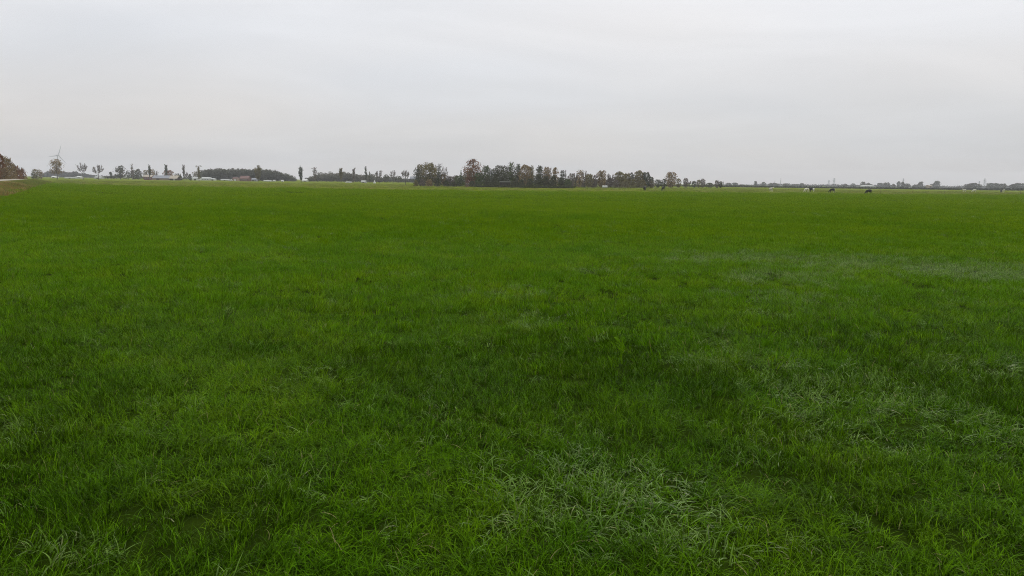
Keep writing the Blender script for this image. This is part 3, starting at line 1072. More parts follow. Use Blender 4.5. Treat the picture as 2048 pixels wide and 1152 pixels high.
# --- the grove
gt = [
    ('open', 834, 14, 333, 10.0, 'greyg', 'grey-green loose tree at the very start of the grove', 1.2),
    ('round', 841, 16, 329, 10.0, 'olive', 'olive-brown ragged tree, second in the grove', 1.1),
    ('round', 859, 29, 325, 10.2, 'olive', 'largest dense olive-brown tree near the start of the grove', 1.5),
    ('open', 871, 11, 336, 10.0, 'brown', 'sparse brownish tree leaning on the largest olive tree', 0.9),
    ('poplar', 878, 11, 326, 10.4, 'dark', 'slim dark tree with a tufted top in the grove', 1.4),
    ('vase', 889, 13, 330, 10.2, 'mauve', 'see-through bare tree before the gap in the grove', 1.1),
    ('round', 887, 12, 347, 10.2, 'brown', 'low brown tree under the see-through bare tree', 1.2),
    ('round', 900, 13, 352, 10.2, 'mauve', 'low mauve-brown bush in the gap of the grove', 1.2),
    ('round', 910, 12, 351, 10.3, 'mauve', 'twiggy bush beside the low mauve-brown one', 1.0),
    ('conifer', 922, 12, 341, 10.4, 'green', 'pointed green tree before the tall rusty tree', 1.6),
    ('round', 918, 18, 351, 10.6, 'green', 'low bright green bush at the foot of the pointed green tree', 1.3),
    ('open', 946, 37, 318, 10.7, 'rust', 'tallest tree of the grove with rusty open crown', 1.25),
    ('round', 938, 22, 340, 10.6, 'olive', 'olive tree filling below the rusty open crown', 1.3),
    ('round', 958, 20, 345, 10.8, 'green', 'green tree just right below the rusty open crown', 1.3),
    ('round', 972, 16, 331, 10.8, 'green', 'green round-topped tree after the rusty one', 1.4),
    ('open', 984, 13, 338, 10.8, 'greyg', 'pale grey-green feathery tree before the dark dome', 1.2),
    ('round', 1003, 36, 331, 10.7, 'dark', 'broad dark dome-shaped tree over the pale carport', 1.7),
    ('open', 1023, 18, 324, 10.5, 'green', 'high green tree with thin top behind the dark dome', 1.3),
    ('round', 1036, 11, 328, 10.4, 'dark', 'small dark crown beside the high green tree', 1.2),
    ('round', 1050, 25, 329, 10.7, 'brown', 'tall yellow-brown tree in the middle of the grove', 1.5),
    ('poplar', 1063, 9, 331, 10.5, 'olive', 'narrow olive tree touching the yellow-brown one', 1.6),
    ('open', 1079, 17, 331, 10.8, 'dark', 'dark tree with gaps in its top, past the yellow-brown one', 1.5),
    ('round', 1093, 15, 334, 10.7, 'brown', 'brown tree between two dark ones near the grove end', 1.2),
    ('vase', 1097, 14, 332, 10.5, 'mauve', 'thin twiggy top over the brown tree near the grove end', 1.2),
    ('open', 1110, 15, 335, 10.8, 'brown', 'feathery brown tree, last tall one of the grove', 1.3),
    ('open', 1125, 13, 341, 10.8, 'dark', 'dark patchy tree stepping down at the grove end', 1.3),
    ('conifer', 1131, 8, 340, 10.8, 'dark', 'narrow pointed tree closing the grove', 1.2),
]
for k, x, w, t, b, c, lab, d in gt:
    tree(k, x, w, t, b, c, lab, 'tree' if k != 'poplar' else 'tree', dens=d, group=G3, lift=0.12 if k in ('round', 'open') else None)
# undergrowth of the grove: dark shrubs in front
sh = [(832, 9, 360, 'olive', 'low olive shrub opening the front of the grove'), (845, 12, 358, 'mauve', 'brown shrub under the second grove tree'),
      (858, 14, 359, 'brown', 'brown shrub below the largest olive tree'), (876, 14, 356, 'dark', 'dark shrub under the slim tufted tree'),
      (893, 12, 362, 'dark', 'low dark shrub beneath the see-through bare tree'), (908, 14, 364, 'dark', 'flat dark shrub in the gap of the grove'),
      (944, 12, 362, 'dark', 'dark shrub just past the red-brick house'), (958, 15, 357, 'green', 'green shrub beneath the rusty open tree'),
      (975, 16, 354, 'dark', 'dark shrub below the green round-topped tree'), (990, 16, 352, 'dark', 'dark shrub left of the pale carport'),
      (1028, 14, 356, 'dark', 'dark shrub touching the pale carport'), (1043, 16, 359, 'dark', 'low dark shrub before the yellow-brown tree'),
      (1060, 16, 357, 'dark', 'dark shrub before the narrow olive tree'), (1076, 17, 350, 'dark', 'tall dark shrub below the gap-topped tree'),
      (1092, 16, 352, 'dark', 'dark shrub before the brown tree near the end'), (1107, 17, 351, 'dark', 'dark shrub before the last tall grove tree'),
      (1122, 15, 356, 'dark', 'dark shrub under the patchy tree at the end'), (1136, 14, 358, 'green', 'green shrub after the pointed closing tree')]
for x, w, t, c, lab in sh:
    tree('shrub', x, w, t, 11.3, c, lab, 'shrub', dens=1.5, group='shrubs along the foot of the grove', cat='shrub')

# clipped low hedge along the front of the grove
g = MB()
Dh = dist_of(1000, 11.9)
xa, xb = at(948, hy(948), Dh).x, at(1150, hy(1150), Dh).x
for i in range(2600):
    leaf(g, (random.uniform(xa, xb), Dh + random.uniform(-0.5, 0.5), random.uniform(0.02, 1.05 + 0.2 * math.sin(i))), 0.28)
tag(g.build('hedge', M['dark']), 'low dark hedge running along the front of the grove', 'hedge')

# --- belt to the right of the grove
bt = [
    ('open', 1143, 15, 347, 10.0, 'mauve', 'brownish tree, first of the belt after the grove', 1.3),
    ('vase', 1151, 12, 345, 10.0, 'mauve', 'thin bare tree between the first two belt trees', 1.2),
    ('open', 1159, 14, 339, 9.8, 'brown', 'tall thin brown tree paired with a bare-topped one', 1.1),
    ('vase', 1169, 13, 338, 9.6, 'mauve', 'bare-topped tall tree in the belt', 1.5),
    ('round', 1178, 16, 348, 10.0, 'olive', 'olive tree under the bare-topped one', 1.5),
    ('open', 1190, 12, 350, 9.6, 'mauve', 'low mauve tree before the dome with a forked stem', 1.2),
    ('round', 1203, 18, 341, 9.6, 'brown', 'brown domed tree behind the pale bales', 1.4),
    ('vase', 1222, 16, 345, 9.3, 'mauve', 'airy bare tree in the dip of the belt', 1.6),
    ('round', 1220, 14, 357, 9.3, 'mauve', 'low brown bush under the airy bare tree', 1.2),
    ('round', 1239, 21, 343, 9.2, 'olive', 'broad olive-brown tree after the airy bare one', 1.6),
    ('round', 1254, 16, 346, 9.1, 'olive', 'olive tree pressed against the broad olive-brown one', 1.4),
    ('open', 1263, 12, 345, 9.0, 'greyg', 'grey see-through tree before the last big belt trees', 1.2),
    ('round', 1278, 20, 341, 9.0, 'olive', 'last tall brown-topped tree of the belt', 1.6),
    ('round', 1292, 17, 344, 9.0, 'greyg', 'green sloping tree closing the belt', 1.5),
    ('round', 1303, 9, 354, 8.8, 'dark', 'small dark tree just before the white pole', 1.2),
    ('round', 1316, 13, 359, 8.0, 'dark', 'low dark tree just past the white pole', 1.2),
    ('round', 1328, 12, 358, 8.0, 'dark', 'low dark tree second past the white pole', 1.2),
    ('round', 1342, 21, 344, 8.4, 'brown', 'orange-brown round tree standing higher than its neighbours', 1.4),
    ('round', 1357, 9, 357, 8.0, 'olive', 'narrow olive tree right after the orange-brown one', 1.2),
    ('round', 1371, 9, 356, 7.6, 'mauve', 'egg-shaped grey tree, second after the orange-brown one', 1.3),
    ('vase', 1379, 8, 362, 7.4, 'mauve', 'thin bare sapling between two egg-shaped trees', 1.0),
    ('round', 1388, 8, 362, 7.4, 'dark', 'small dark tree with pale trunk in the sparse row', 1.2),
    ('round', 1397, 9, 360, 7.4, 'olive', 'olive tree, first of two touching in the sparse row', 1.2),
    ('round', 1405.5, 9, 357.5, 7.4, 'mauve', 'taller flat-topped tree of the two touching', 1.3),
    ('round', 1419, 17, 366, 7.0, 'dark', 'low spreading bush before the last pair of the row', 1.2),
    ('round', 1434, 9, 361, 7.4, 'mauve', 'first tree of the last pair in the sparse row', 1.2),
    ('round', 1442, 8, 363, 7.4, 'dark', 'darker tree of the last pair in the sparse row', 1.2),
]
for k, x, w, t, b, c, lab, d in bt:
    tree(k, x, w, t, b, c, lab, 'tree', dens=d, group=G4, lift=0.10 if k in ('round', 'open') else None)
for x, w, t, lab in ((1150, 16, 363, 'low shrub at the foot of the first belt trees'), (1168, 14, 362, 'low shrub below the tall thin belt pair'),
                     (1186, 18, 360, 'wide shrub under the low mauve belt tree'), (1212, 12, 362, 'shrub right behind the pale bales'),
                     (1232, 16, 360, 'shrub below the broad olive-brown tree'), (1252, 16, 360, 'shrub below the pressed olive tree'),
                     (1268, 14, 358, 'dark shrub below the grey see-through tree'), (1286, 16, 360, 'shrub below the closing belt trees')):
    tree('shrub', x, w, t, 9.4, 'mauve' if random.random() < .5 else 'olive', lab, 'shrub', dens=1.2, group='shrubs under the belt of trees', cat='shrub')

# --- hazy small trees to the right
ht = [
    (1457, 11, 366, 'first dome-shaped tree past the sparse row'), (1470, 11, 365.5, 'second dome-shaped tree past the sparse row'),
    (1484, 9, 369, 'lower dome after the two hazy domes'), (1511, 6, 362.5, 'narrow upright hazy tree at the start of the skyline masts'),
    (1527, 8, 364, 'small round hazy tree before the tall masts'), (1547, 18, 366, 'broad hazy tree at the foot of the first mast'),
    (1572, 14, 367, 'hazy tree just past the tallest mast'), (1590, 16, 368, 'hazy tree midway between masts and the white cow'),
    (1604, 8, 366.5, 'small bump-topped hazy tree above the white cow'), (1690, 8, 367.5, 'low hazy tree past the pylon pair'),
    (1706, 9, 367, 'dark low hazy tree before the upright pair'), (1726, 9, 363.5, 'upright hazy tree above and left of the black grazing cow'),
    (1736, 9, 366, 'hazy tree directly above the black grazing cow'), (1760, 14, 366, 'wide flat hazy tree after the black grazing cow'),
    (1773, 12, 365, 'hazy tree closing the flat-topped clump'), (1787, 7, 368, 'tiny hazy tree before the twin narrow trees'),
    (1797, 7, 363, 'first of the twin narrow hazy trees'), (1805, 7, 364, 'second of the twin narrow hazy trees'),
    (1814, 11, 367, 'low hazy cone-shaped tree after the twin narrow trees'), (1832, 11, 369, 'low bush joined to the taller lone hazy tree'),
    (1841, 9, 363.5, 'taller lone hazy tree with a low bush beside it'), (1864, 9, 368, 'low half of the hazy tree with a hole in its crown'),
    (1873, 13, 362, 'tallest hazy tree, with a hole in its crown'), (1936, 14, 368, 'low end of the first long hazy dome of trees'),
    (1948, 26, 366.3, 'first long hazy dome of trees near the photo edge'), (1984, 24, 366.3, 'second long hazy dome of trees near the photo edge'),
    (2002, 20, 367.3, 'sloping end of the second long hazy dome'), (2026, 12, 368.5, 'small hazy tree between the second and last domes'),
    (2040, 22, 366.3, 'last hazy dome of trees cut by the photo edge')]
for i, (x, w, t, lab) in enumerate(ht):
    tree('round', x, w, t, 3.1 if x > 1900 else 2.6, ('dark', 'greyg', 'dark')[i % 3], lab, 'tree', dens=1.6, group=G5, lift=0.0)


# ------------------------------------------------------------------ woods that read as one mass
def wood(name, label, prof, b, mat, step=5.0, rows=3, gapd=9.0, s=None, n=130, top_var=0.6):
    D0 = dist_of(0, b)
    g = MB()
    s = s or D0 * 0.0011
    xs = [p[0] for p in prof]
    ys = [p[1] for p in prof]
    for r in range(rows):
        x = xs[0] + random.random() * step
        D = D0 + r * gapd
        while x < xs[-1]:
            t = float(np.interp(x, xs, ys)) + random.uniform(-1.1, 2.2) * top_var + (0.0 if r == rows - 1 else (rows - 1 - r) * 1.2)
            p = at(x, t, D)
            Ht = max(1.5, p.z)
            R = step * random.uniform(0.6, 1.0) / F * D
            nn = int(n * max(0.5, Ht / 10))
            g_c = random.uniform(0.2, 0.8)
            for _ in range(nn):
                d = rvec()
                q = random.random() ** 0.4
                z = Ht * 0.5 + d.z * Ht * 0.5 * q
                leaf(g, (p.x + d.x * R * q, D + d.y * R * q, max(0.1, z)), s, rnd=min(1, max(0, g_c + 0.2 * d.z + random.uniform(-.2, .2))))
            x += step * random.uniform(0.6, 1.1)
    o = g.build(name, M[mat])
    tag(o, label, kind='stuff')
    return o


M['wood_dark'] = leaf_mat('wood_dark', (0.045, 0.050, 0.030), (0.10, 0.105, 0.062))
M['wood_olive'] = leaf_mat('wood_olive', (0.055, 0.055, 0.034), (0.12, 0.115, 0.07))
M['wood_brown'] = leaf_mat('wood_brown', (0.07, 0.058, 0.036), (0.16, 0.13, 0.08))
M['wood_far'] = leaf_mat('wood_far', (0.035, 0.042, 0.032), (0.07, 0.08, 0.055))
wood('woodland', 'long dark wood with humped outline behind the white sheds',
     [(402, 341), (410, 338), (418, 336.5), (428, 336.5), (437, 334.5), (446, 336.5), (456, 336.5), (464, 335.5), (475, 338), (488, 335), (498, 337.5), (508, 337.5), (516, 336),
      (527, 336.5), (538, 337), (550, 340), (560, 343), (571, 345), (580, 349), (587, 354), (592, 358)], 4.7, 'wood_dark', n=300, step=8, top_var=0.8)
wood('woodland', 'mixed olive wood behind the thin poplars', [(613, 356), (622, 353), (632, 347), (640, 344.5), (650, 345), (662, 343.5), (672, 345.5), (688, 342.5), (697, 343.5),
     (706, 346.5), (722, 348.5), (733, 348), (745, 348), (755, 351), (765, 355)], 4.6, 'wood_olive', n=240, step=9, top_var=1.1)
wood('treeline', 'low dark trees behind the bare trees before the grove', [(755, 354), (770, 352), (790, 354), (805, 356), (820, 357), (835, 355)], 4.2, 'wood_dark', rows=2)
wood('undergrowth', 'tangled undergrowth and back trees filling the middle of the grove',
     [(830, 356), (845, 348), (866, 346), (880, 352), (905, 357), (925, 350), (945, 341), (965, 346), (985, 345), (1000, 339), (1020, 341), (1040, 342), (1060, 348), (1075, 347), (1100, 350), (1120, 353), (1140, 358)],
     10.2, 'wood_dark', n=150, rows=2, step=7, gapd=5)
wood('undergrowth', 'brownish undergrowth filling the belt right of the grove',
     [(1136, 354), (1155, 352), (1175, 353), (1190, 357), (1205, 353), (1222, 358), (1238, 351), (1260, 353), (1280, 350), (1296, 353), (1306, 362)], 9.0, 'wood_brown', n=120, rows=2, step=6, gapd=5)
wood('treeline', 'faint grey trees beyond the road below the wind turbine', [(86, 346), (95, 341.5), (105, 341), (120, 343), (128, 342), (140, 344), (150, 341.5), (158, 346), (170, 346), (180, 349), (215, 352), (235, 350)],
     2.6, 'wood_far', rows=2, step=5)
wood('treeline', 'blue-grey line of trees along the horizon behind the cows', [(1440, 368), (1500, 370), (1520, 367.5), (1550, 367), (1600, 368), (1640, 368.6), (1700, 368.6), (1720, 369), (1760, 369), (1830, 370.5), (1900, 371.6), (1960, 371), (2060, 371), (2160, 372)],
     1.9, 'wood_far', rows=2, step=7, gapd=30, n=60)
wood('hedgerow', 'long low grey hedgerow closing the pasture behind the cows', [(1440, 371.3), (1500, 371.6), (1600, 372.4), (1700, 373.4), (1760, 374.0), (1860, 374.6), (1960, 375.2), (2080, 375.8)],
     5.4, 'wood_far', rows=2, step=4, n=40, gapd=4)
wood('treeline', 'low dark hedgerow in front of the hazy trees', [(1290, 369.5), (1330, 369), (1380, 370), (1450, 370.5), (1520, 371.2)], 5.6, 'wood_dark', rows=1, step=4, n=40)
wood('treeline', 'low trees and hedges filling the skyline before the farm', [(200, 352), (240, 350), (260, 349), (285, 350), (300, 351), (330, 353), (360, 352), (400, 354)], 4.3, 'wood_dark', rows=1, step=5, n=60)


# ------------------------------------------------------------------ buildings
def building(name, label, x0, x1, y_eave, y_ridge, b, depth, wall, roof, hip=False, gable_front=False, windows=0, door=None, cat='shed', group=None, over=0.3):
    D = dist_of(0, b)
    pa, pb = at(x0, hy(x0), D), at(x1, hy(x1), D)
    W = pb.x - pa.x
    cx = (pa.x + pb.x) / 2
    xc = (x0 + x1) / 2
    he, hr = at(xc, y_eave, D).z, at(xc, y_ridge, D).z
    root = empty(name, (cx, D, 0))
    tag(root, label, cat, group)
    hw, dp = W / 2, depth
    w = MB()
    if not gable_front:
        P = [(-hw, 0), (hw, 0), (hw, dp), (-hw, dp)]
        for i in range(4):
            a, c = P[i], P[(i + 1) % 4]
            w.face([(a[0], a[1], -0.1), (c[0], c[1], -0.1), (c[0], c[1], he), (a[0], a[1], he)])
        for sx in (-hw, hw):
            w.face([(sx, 0, he), (sx, dp, he), (sx, dp / 2, hr - 0.05)])
        r = MB()
        o = over
        th = 0.12
        for y0_, y1_ in ((-o, dp / 2), (dp + o, dp / 2)):
            ze = he - (hr - he) * o / (dp / 2)
            a = [(-hw - o, y0_, ze), (hw + o, y0_, ze), (hw + o, y1_, hr), (-hw - o, y1_, hr)]
            bt_ = [(q[0], q[1], q[2] + th) for q in a]
            r.face(bt_)
            r.face(a[::-1])
            for i in range(4):
                j = (i + 1) % 4
                r.face([a[i], a[j], bt_[j], bt_[i]])
    else:
        P = [(-hw, 0), (hw, 0), (hw, dp), (-hw, dp)]
        for i in range(4):
            a, c = P[i], P[(i + 1) % 4]
            w.face([(a[0], a[1], -0.1), (c[0], c[1], -0.1), (c[0], c[1], he), (a[0], a[1], he)])
        for sy in (0, dp):
            w.face([(-hw, sy, he), (hw, sy, he), (0, sy, hr - 0.05)])
        r = MB()
        for sg in (-1, 1):
            a = [(sg * (hw + over), -over, he - 0.15), (sg * (hw + over), dp + over, he - 0.15), (0, dp + over, hr), (0, -over, hr)]
            bt_ = [(q[0], q[1], q[2] + 0.12) for q in a]
            r.face(bt_)
            r.face(a[::-1])
            for i in range(4):
                j = (i + 1) % 4
                r.face([a[i], a[j], bt_[j], bt_[i]])
    w.build('wall', M[wall], root)
    r.build('roof', M[roof], root)
    for i in range(windows):
        xw = -hw + W * (i + 0.75) / (windows + 0.5)
        q = MB()
        q.box((xw, -0.03, he * 0.55), (min(1.3, W / windows * 0.5), 0.06, he * 0.38))
        fr = q.build('window', M['white'], root)
        q = MB()
        q.box((xw, -0.075, he * 0.55), (min(1.1, W / windows * 0.42), 0.03, he * 0.30))
        q.build('pane', M['glass'], fr)
    if door:
        q = MB()
        q.box((door[0] * hw, -0.05, he * 0.4), (door[1], 0.1, he * 0.8))
        q.build('door', M[door[2]], root)
    return root


building('barn', 'long low barn with grey roof and brownish wall at the farm', 304, 337, 356.2, 351, 5.8, 9, 'wall_tan', 'roof_grey', door=(-0.3, 2.6, 'door'), cat='barn')
building('farmhouse', 'red farmhouse half hidden behind the pale-stemmed poplar', 287, 303, 353.5, 350, 5.4, 8, 'redwood', 'roof_pale', windows=3, cat='house')
building('shed', 'shed with pale sloping roof and dark wall beside the barn', 340, 353, 356.2, 351.2, 5.8, 7, 'wall_dark', 'roof_pale', door=(0.2, 1.6, 'dull_white'), over=0.8)
building('shed', 'white shed before the crooked brushy-topped poplar', 384, 396, 357, 354, 5.2, 7, 'white', 'dull_white', door=(0, 2, 'wall_dark'))
building('shed', 'longest white shed against the dark wood', 402, 418.5, 357.0, 354.2, 5.0, 8, 'white', 'dull_white', windows=3)
building('shed', 'low white lean-to after the longest white shed', 421, 428, 358.4, 356.6, 5.0, 6, 'white', 'dull_white', door=(0, 1.6, 'wall_dark'))
building('shed', 'very low grey-white shed below the middle of the dark wood', 441, 457, 359.6, 358.3, 4.9, 6, 'dull_white', 'dull_white', door=(0, 1.6, 'wall_dark'))
building('shed', 'small brick annex with a white front beside the brick house', 465, 474, 357.2, 354.8, 5.6, 6, 'wall_tan', 'roof_red', door=(0.1, 1.9, 'white'))
building('brick_house', 'red-brick house in front of the dark wood', 479, 496, 357, 352, 5.8, 8, 'brick', 'roof_red', windows=4, cat='house')
building('shed', 'grey shed joined behind the red-brick house', 497, 512, 359, 356.5, 5.6, 6, 'roof_grey', 'roof_grey', door=(0.2, 1.8, 'wall_dark'))
building('greenhouse', 'pale flat greenhouse between the bushiest poplar and the gap', 526, 540, 362.2, 360.8, 5.6, 8, 'dull_white', 'dull_white', windows=5, cat='greenhouse')
building('shed', 'tiny white hut below the falling end of the dark wood', 546, 549.5, 361.4, 360.2, 5.4, 2.5, 'white', 'white', door=(0, 0.5, 'door'), over=0.1)
building('shed', 'brighter tiny white hut below the end of the dark wood', 562, 566, 361.6, 360.2, 5.6, 2.5, 'white', 'white', door=(0, 0.5, 'door'), over=0.1)
building('shed', 'white shed in the gap just behind the feathery poplar', 604, 613, 361.0, 358.4, 4.9, 7, 'dull_white', 'white', door=(0.3, 1.5, 'door'))
building('shed', 'low white shed before the mixed wood next to the slim poplar', 691, 701, 364.8, 363.4, 6.0, 6, 'white', 'dull_white', door=(0, 1.4, 'door'))
building('shed', 'grey-white shed before the mixed wood by the double poplar', 722, 731, 363.4, 361.2, 6.0, 6, 'dull_white', 'dull_white', door=(0, 1.4, 'door'))
building('farmhouse', 'grey house block on the skyline just before the grove', 820, 832, 357, 353, 4.2, 9, 'roof_grey', 'roof_grey', windows=3, cat='house')
building('brick_house', 'red-brick house glimpsed at the foot of the rusty tree', 931, 939, 364.5, 360, 11.1, 5, 'brick', 'roof_red', windows=2, gable_front=True, cat='house', over=0.2)
building('shed', 'white-roofed shed under the faint trees near the road end', 102, 110, 353.8, 352.0, 4.0, 8, 'white', 'white', door=(0, 2, 'wall_dark'))
building('shed', 'white shed standing left of the first bare tree', 152, 160, 354.2, 352.4, 4.2, 8, 'white', 'white', door=(0, 2, 'wall_dark'))
building('shed', 'long white shed touching the second bare tree', 188, 201, 354.8, 353.2, 4.4, 8, 'dull_white', 'white', door=(0, 2, 'wall_dark'))
building('shed', 'long low pale shed near the faint trees before the first bare tree', 128, 150, 355.4, 354.4, 4.6, 8, 'dull_white', 'dull_white', door=(0, 2, 'wall_dark'))
building('shed', 'long hazy shed on the skyline past the pylon pair', 1724, 1748, 371.6, 370.6, 3.0, 10, 'dull_white', 'dull_white', door=(0, 2, 'wall_dark'))
building('shed', 'tiny pale shed at the start of the horizon beside the fat hazy domes', 1858, 1864, 371.4, 370.0, 3.2, 10, 'wall_tan', 'roof_pale', door=(0, 2, 'wall_dark'))

# open carport with a pale fascia in the grove
D = dist_of(0, 11.7)
cx = at(1010, 370, D).x
r = empty('carport', (cx, D, 0))
tag(r, 'open carport with pale beam at the foot of the dark dome tree', 'carport')
zt = at(1010, 363.6, D).z
wd = 20 / F * D
for sx in (-1, -0.45, 0.1, 0.6, 1):
    g = MB()
    g.box((sx * wd / 2, 0, zt / 2 - 0.05), (0.14, 0.14, zt + 0.1))
    g.build('post', M['post'], r)
g = MB()
g.box((0, -0.1, zt), (wd + 0.4, 0.08, 0.26))
g.build('fascia', M['dull_white'], r)
g = MB()
g.box((0, 1.6, zt + 0.2), (wd + 0.6, 3.6, 0.14))
g.build('roof', M['wall_dark'], r)
g = MB()
g.box((0, 3.3, zt / 2 - 0.05), (wd, 0.12, zt))
g.build('wall', M['wall_dark'], r)

# white tent
D = dist_of(0, 6.6)
p = at(749, hy(749), D)
Ht = at(749, 359.8, D).z
r = empty('tent', (p.x, D, 0), 0.5)
tag(r, 'white pointed tent standing in front of the mixed wood', 'tent')
g = MB()
R_ = 2.9 / F * D
n_ = 10
for i in range(n_):
    a0, a1 = 2 * pi * i / n_, 2 * pi * (i + 1) / n_
    prev = None
    prof_t = [(1.0, 0.0), (0.9, 0.25), (0.55, 0.5), (0.22, 0.8), (0.03, 1.0)]
    for (ra, za), (rb, zb_) in zip(prof_t[:-1], prof_t[1:]):
        g.face([(R_ * ra * math.cos(a0), R_ * ra * math.sin(a0), Ht * za), (R_ * ra * math.cos(a1), R_ * ra * math.sin(a1), Ht * za),
                (R_ * rb * math.cos(a1), R_ * rb * math.sin(a1), Ht * zb_), (R_ * rb * math.cos(a0), R_ * rb * math.sin(a0), Ht * zb_)])
g.build('canvas', M['white'], r)
g = MB()
g.tube((0, 0, Ht * 0.9), (0, 0, Ht * 1.06), 0.05, 0.03, 6)
g.build('pole', M['post'], r)

# white van beside the brick annex
D = dist_of(0, 5.9)
p = at(461, hy(461), D)
r = empty('van', (p.x, D, 0), 0.0)
tag(r, 'small white van parked beside the brick annex', 'van')
g = MB()
L_ = 6.2 / F * D
prof_v = [(-0.5, 0.22), (0.5, 0.22), (0.5, 0.55), (0.40, 0.62), (0.30, 1.0), (-0.48, 1.0), (-0.5, 0.9)]
hv = 1.75
pts0 = [(a * L_, -0.85, c * hv) for a, c in prof_v]
pts1 = [(a * L_, 0.85, c * hv) for a, c in prof_v]
g.face(pts0)
g.face(pts1[::-1])
for i in range(len(prof_v)):
    j = (i + 1) % len(prof_v)
    g.face([pts0[i], pts1[i], pts1[j], pts0[j]])
g.build('body', M['white'], r)
g = MB()
g.face([(0.12 * L_, -0.86, 0.62 * hv), (0.385 * L_, -0.86, 0.62 * hv), (0.30 * L_, -0.86, 0.92 * hv), (0.12 * L_, -0.86, 0.92 * hv)])
g.build('side_window', M['glass'], r)
for sx in (-0.3, 0.3):
    for sy in (-0.8, 0.8):
        g = MB()
        g.tube((sx * L_, sy - 0.1, 0.3), (sx * L_, sy + 0.1, 0.3), 0.3, 0.3, 12)
        g.build('wheel', M['tyre'], r)

# pale wrapped bales
for i, (x, lab) in enumerate(((1207, 'first of two pale wrapped bales below the brown domed tree'), (1212.5, 'second pale wrapped bale, nearer the bare tree'))):
    D = dist_of(0, 10.4)
    p = at(x, 371, D)
    g = MB()
    n_ = 14
    rad = 0.62
    ln = 1.1
    for k_ in range(n_):
        a0, a1 = 2 * pi * k_ / n_, 2 * pi * (k_ + 1) / n_
        pr = [(-ln / 2, 0.0), (-ln / 2, rad * 0.86), (-ln / 2 + 0.1, rad), (ln / 2 - 0.1, rad), (ln / 2, rad * 0.86), (ln / 2, 0.0)]
        for (xa_, ra), (xb_, rb) in zip(pr[:-1], pr[1:]):
            g.face([(xa_, ra * math.cos(a0), ra * math.sin(a0) + rad), (xb_, rb * math.cos(a0), rb * math.sin(a0) + rad),
                    (xb_, rb * math.cos(a1), rb * math.sin(a1) + rad), (xa_, ra * math.cos(a1), ra * math.sin(a1) + rad)])
    o = g.build('bale', M['white'], None, (p.x, D, 0))
    tag(o, lab, 'bale', 'pale wrapped bales by the belt')

# white pole
D = dist_of(0, 10.2)
p = at(1308, 370, D)
zt = at(1308, 361.5, D).z
g = MB()
g.tube((0, 0, -0.1), (0, 0, zt), 0.09, 0.06, 8)
g.tube((0, 0, zt), (0, 0, zt + 0.12), 0.09, 0.09, 8)
tag(g.build('pole', M['white'], None, (p.x, D, 0)), 'slim white pole standing in the pasture after the belt', 'pole')

# fence posts
for x, b, hgt, lab in ((1762, 12.4, 1.1, 'dark fence post past the black grazing cow'), (2041, 13.3, 1.2, 'dark fence post near the photo edge in the pasture'),
                       (1890, 12.6, 1.0, 'dark fence post under the tallest hazy tree'), (1402, 11.0, 1.1, 'fence post in the pasture under the touching trees'),
                       (1826, 12.5, 1.0, 'fence post midway between the black cow and the hazy domes')):
    D = dist_of(0, b)
    p = at(x, 380, D)
    g = MB()
    g.tube((0, 0, -0.2), (0.02, 0, hgt), 0.085, 0.075, 7)
    g.tube((0.02, 0, hgt), (0.02, 0, hgt + 0.05), 0.075, 0.03, 7)
    tag(g.build('fence_post', M['post'], None, (p.x, D, 0)), lab, 'fence post', 'fence posts in the far pasture')

# ------------------------------------------------------------------ wind turbine
D = 1750.0
p = at(117, 340, D)
hub = at(118.5, 311, D)
r = empty('wind_turbine', (p.x, D, 0))
tag(r, 'three-bladed wind turbine rising behind the brown-topped tree', 'wind turbine')
g = MB()
g.tube((0, 0, 0), (0, 0, hub.z - 0.8), 1.5, 0.8, 16)
g.build('tower', M['turbine'], r)
g = MB()
g.box((0.4, 0.6, hub.z), (2.6, 6.0, 2.2), rz=-0.5)
g.box((0.4, 0.6, hub.z + 1.3), (2.0, 4.5, 0.5), rz=-0.5)
g.build('nacelle', M['turbine'], r)
hc = Vector((hub.x - p.x, -3.6, hub.z))
g = MB()
g.tube(hc + Vector((0, 1.4, 0)), hc, 1.0, 0.9, 12)
g.tube(hc, hc - Vector((0, 1.0, 0)), 0.9, 0.2, 12)
g.build('hub', M['turbine'], r)
for (tx, ty) in ((124.3, 289), (97, 314), (134.5, 327.5)):
    tip = at(tx, ty, D)
    d = Vector((tip.x - hub.x, 0, tip.z - hub.z))
    L_ = d.length
    d.normalize()
    side = Vector((0, 1, 0)).cross(d)
    g = MB()
    st = [(0.0, 0.4, 0.4), (0.08, 0.5, 0.35), (0.2, 0.95, 0.25), (0.5, 0.62, 0.16), (0.8, 0.38, 0.1), (1.0, 0.15, 0.05)]
    rings = []
    for t, wv, th in st:
        c = hc + d * (L_ * t)
        rings.append([c + side * wv, c + Vector((0, th, 0)), c - side * wv, c - Vector((0, th, 0))])
    for a, c in zip(rings[:-1], rings[1:]):
        for i in range(4):
            j = (i + 1) % 4
            g.face([a[i], a[j], c[j], c[i]])
    g.face(rings[-1])
    g.build('blade', M['turbine'], r)


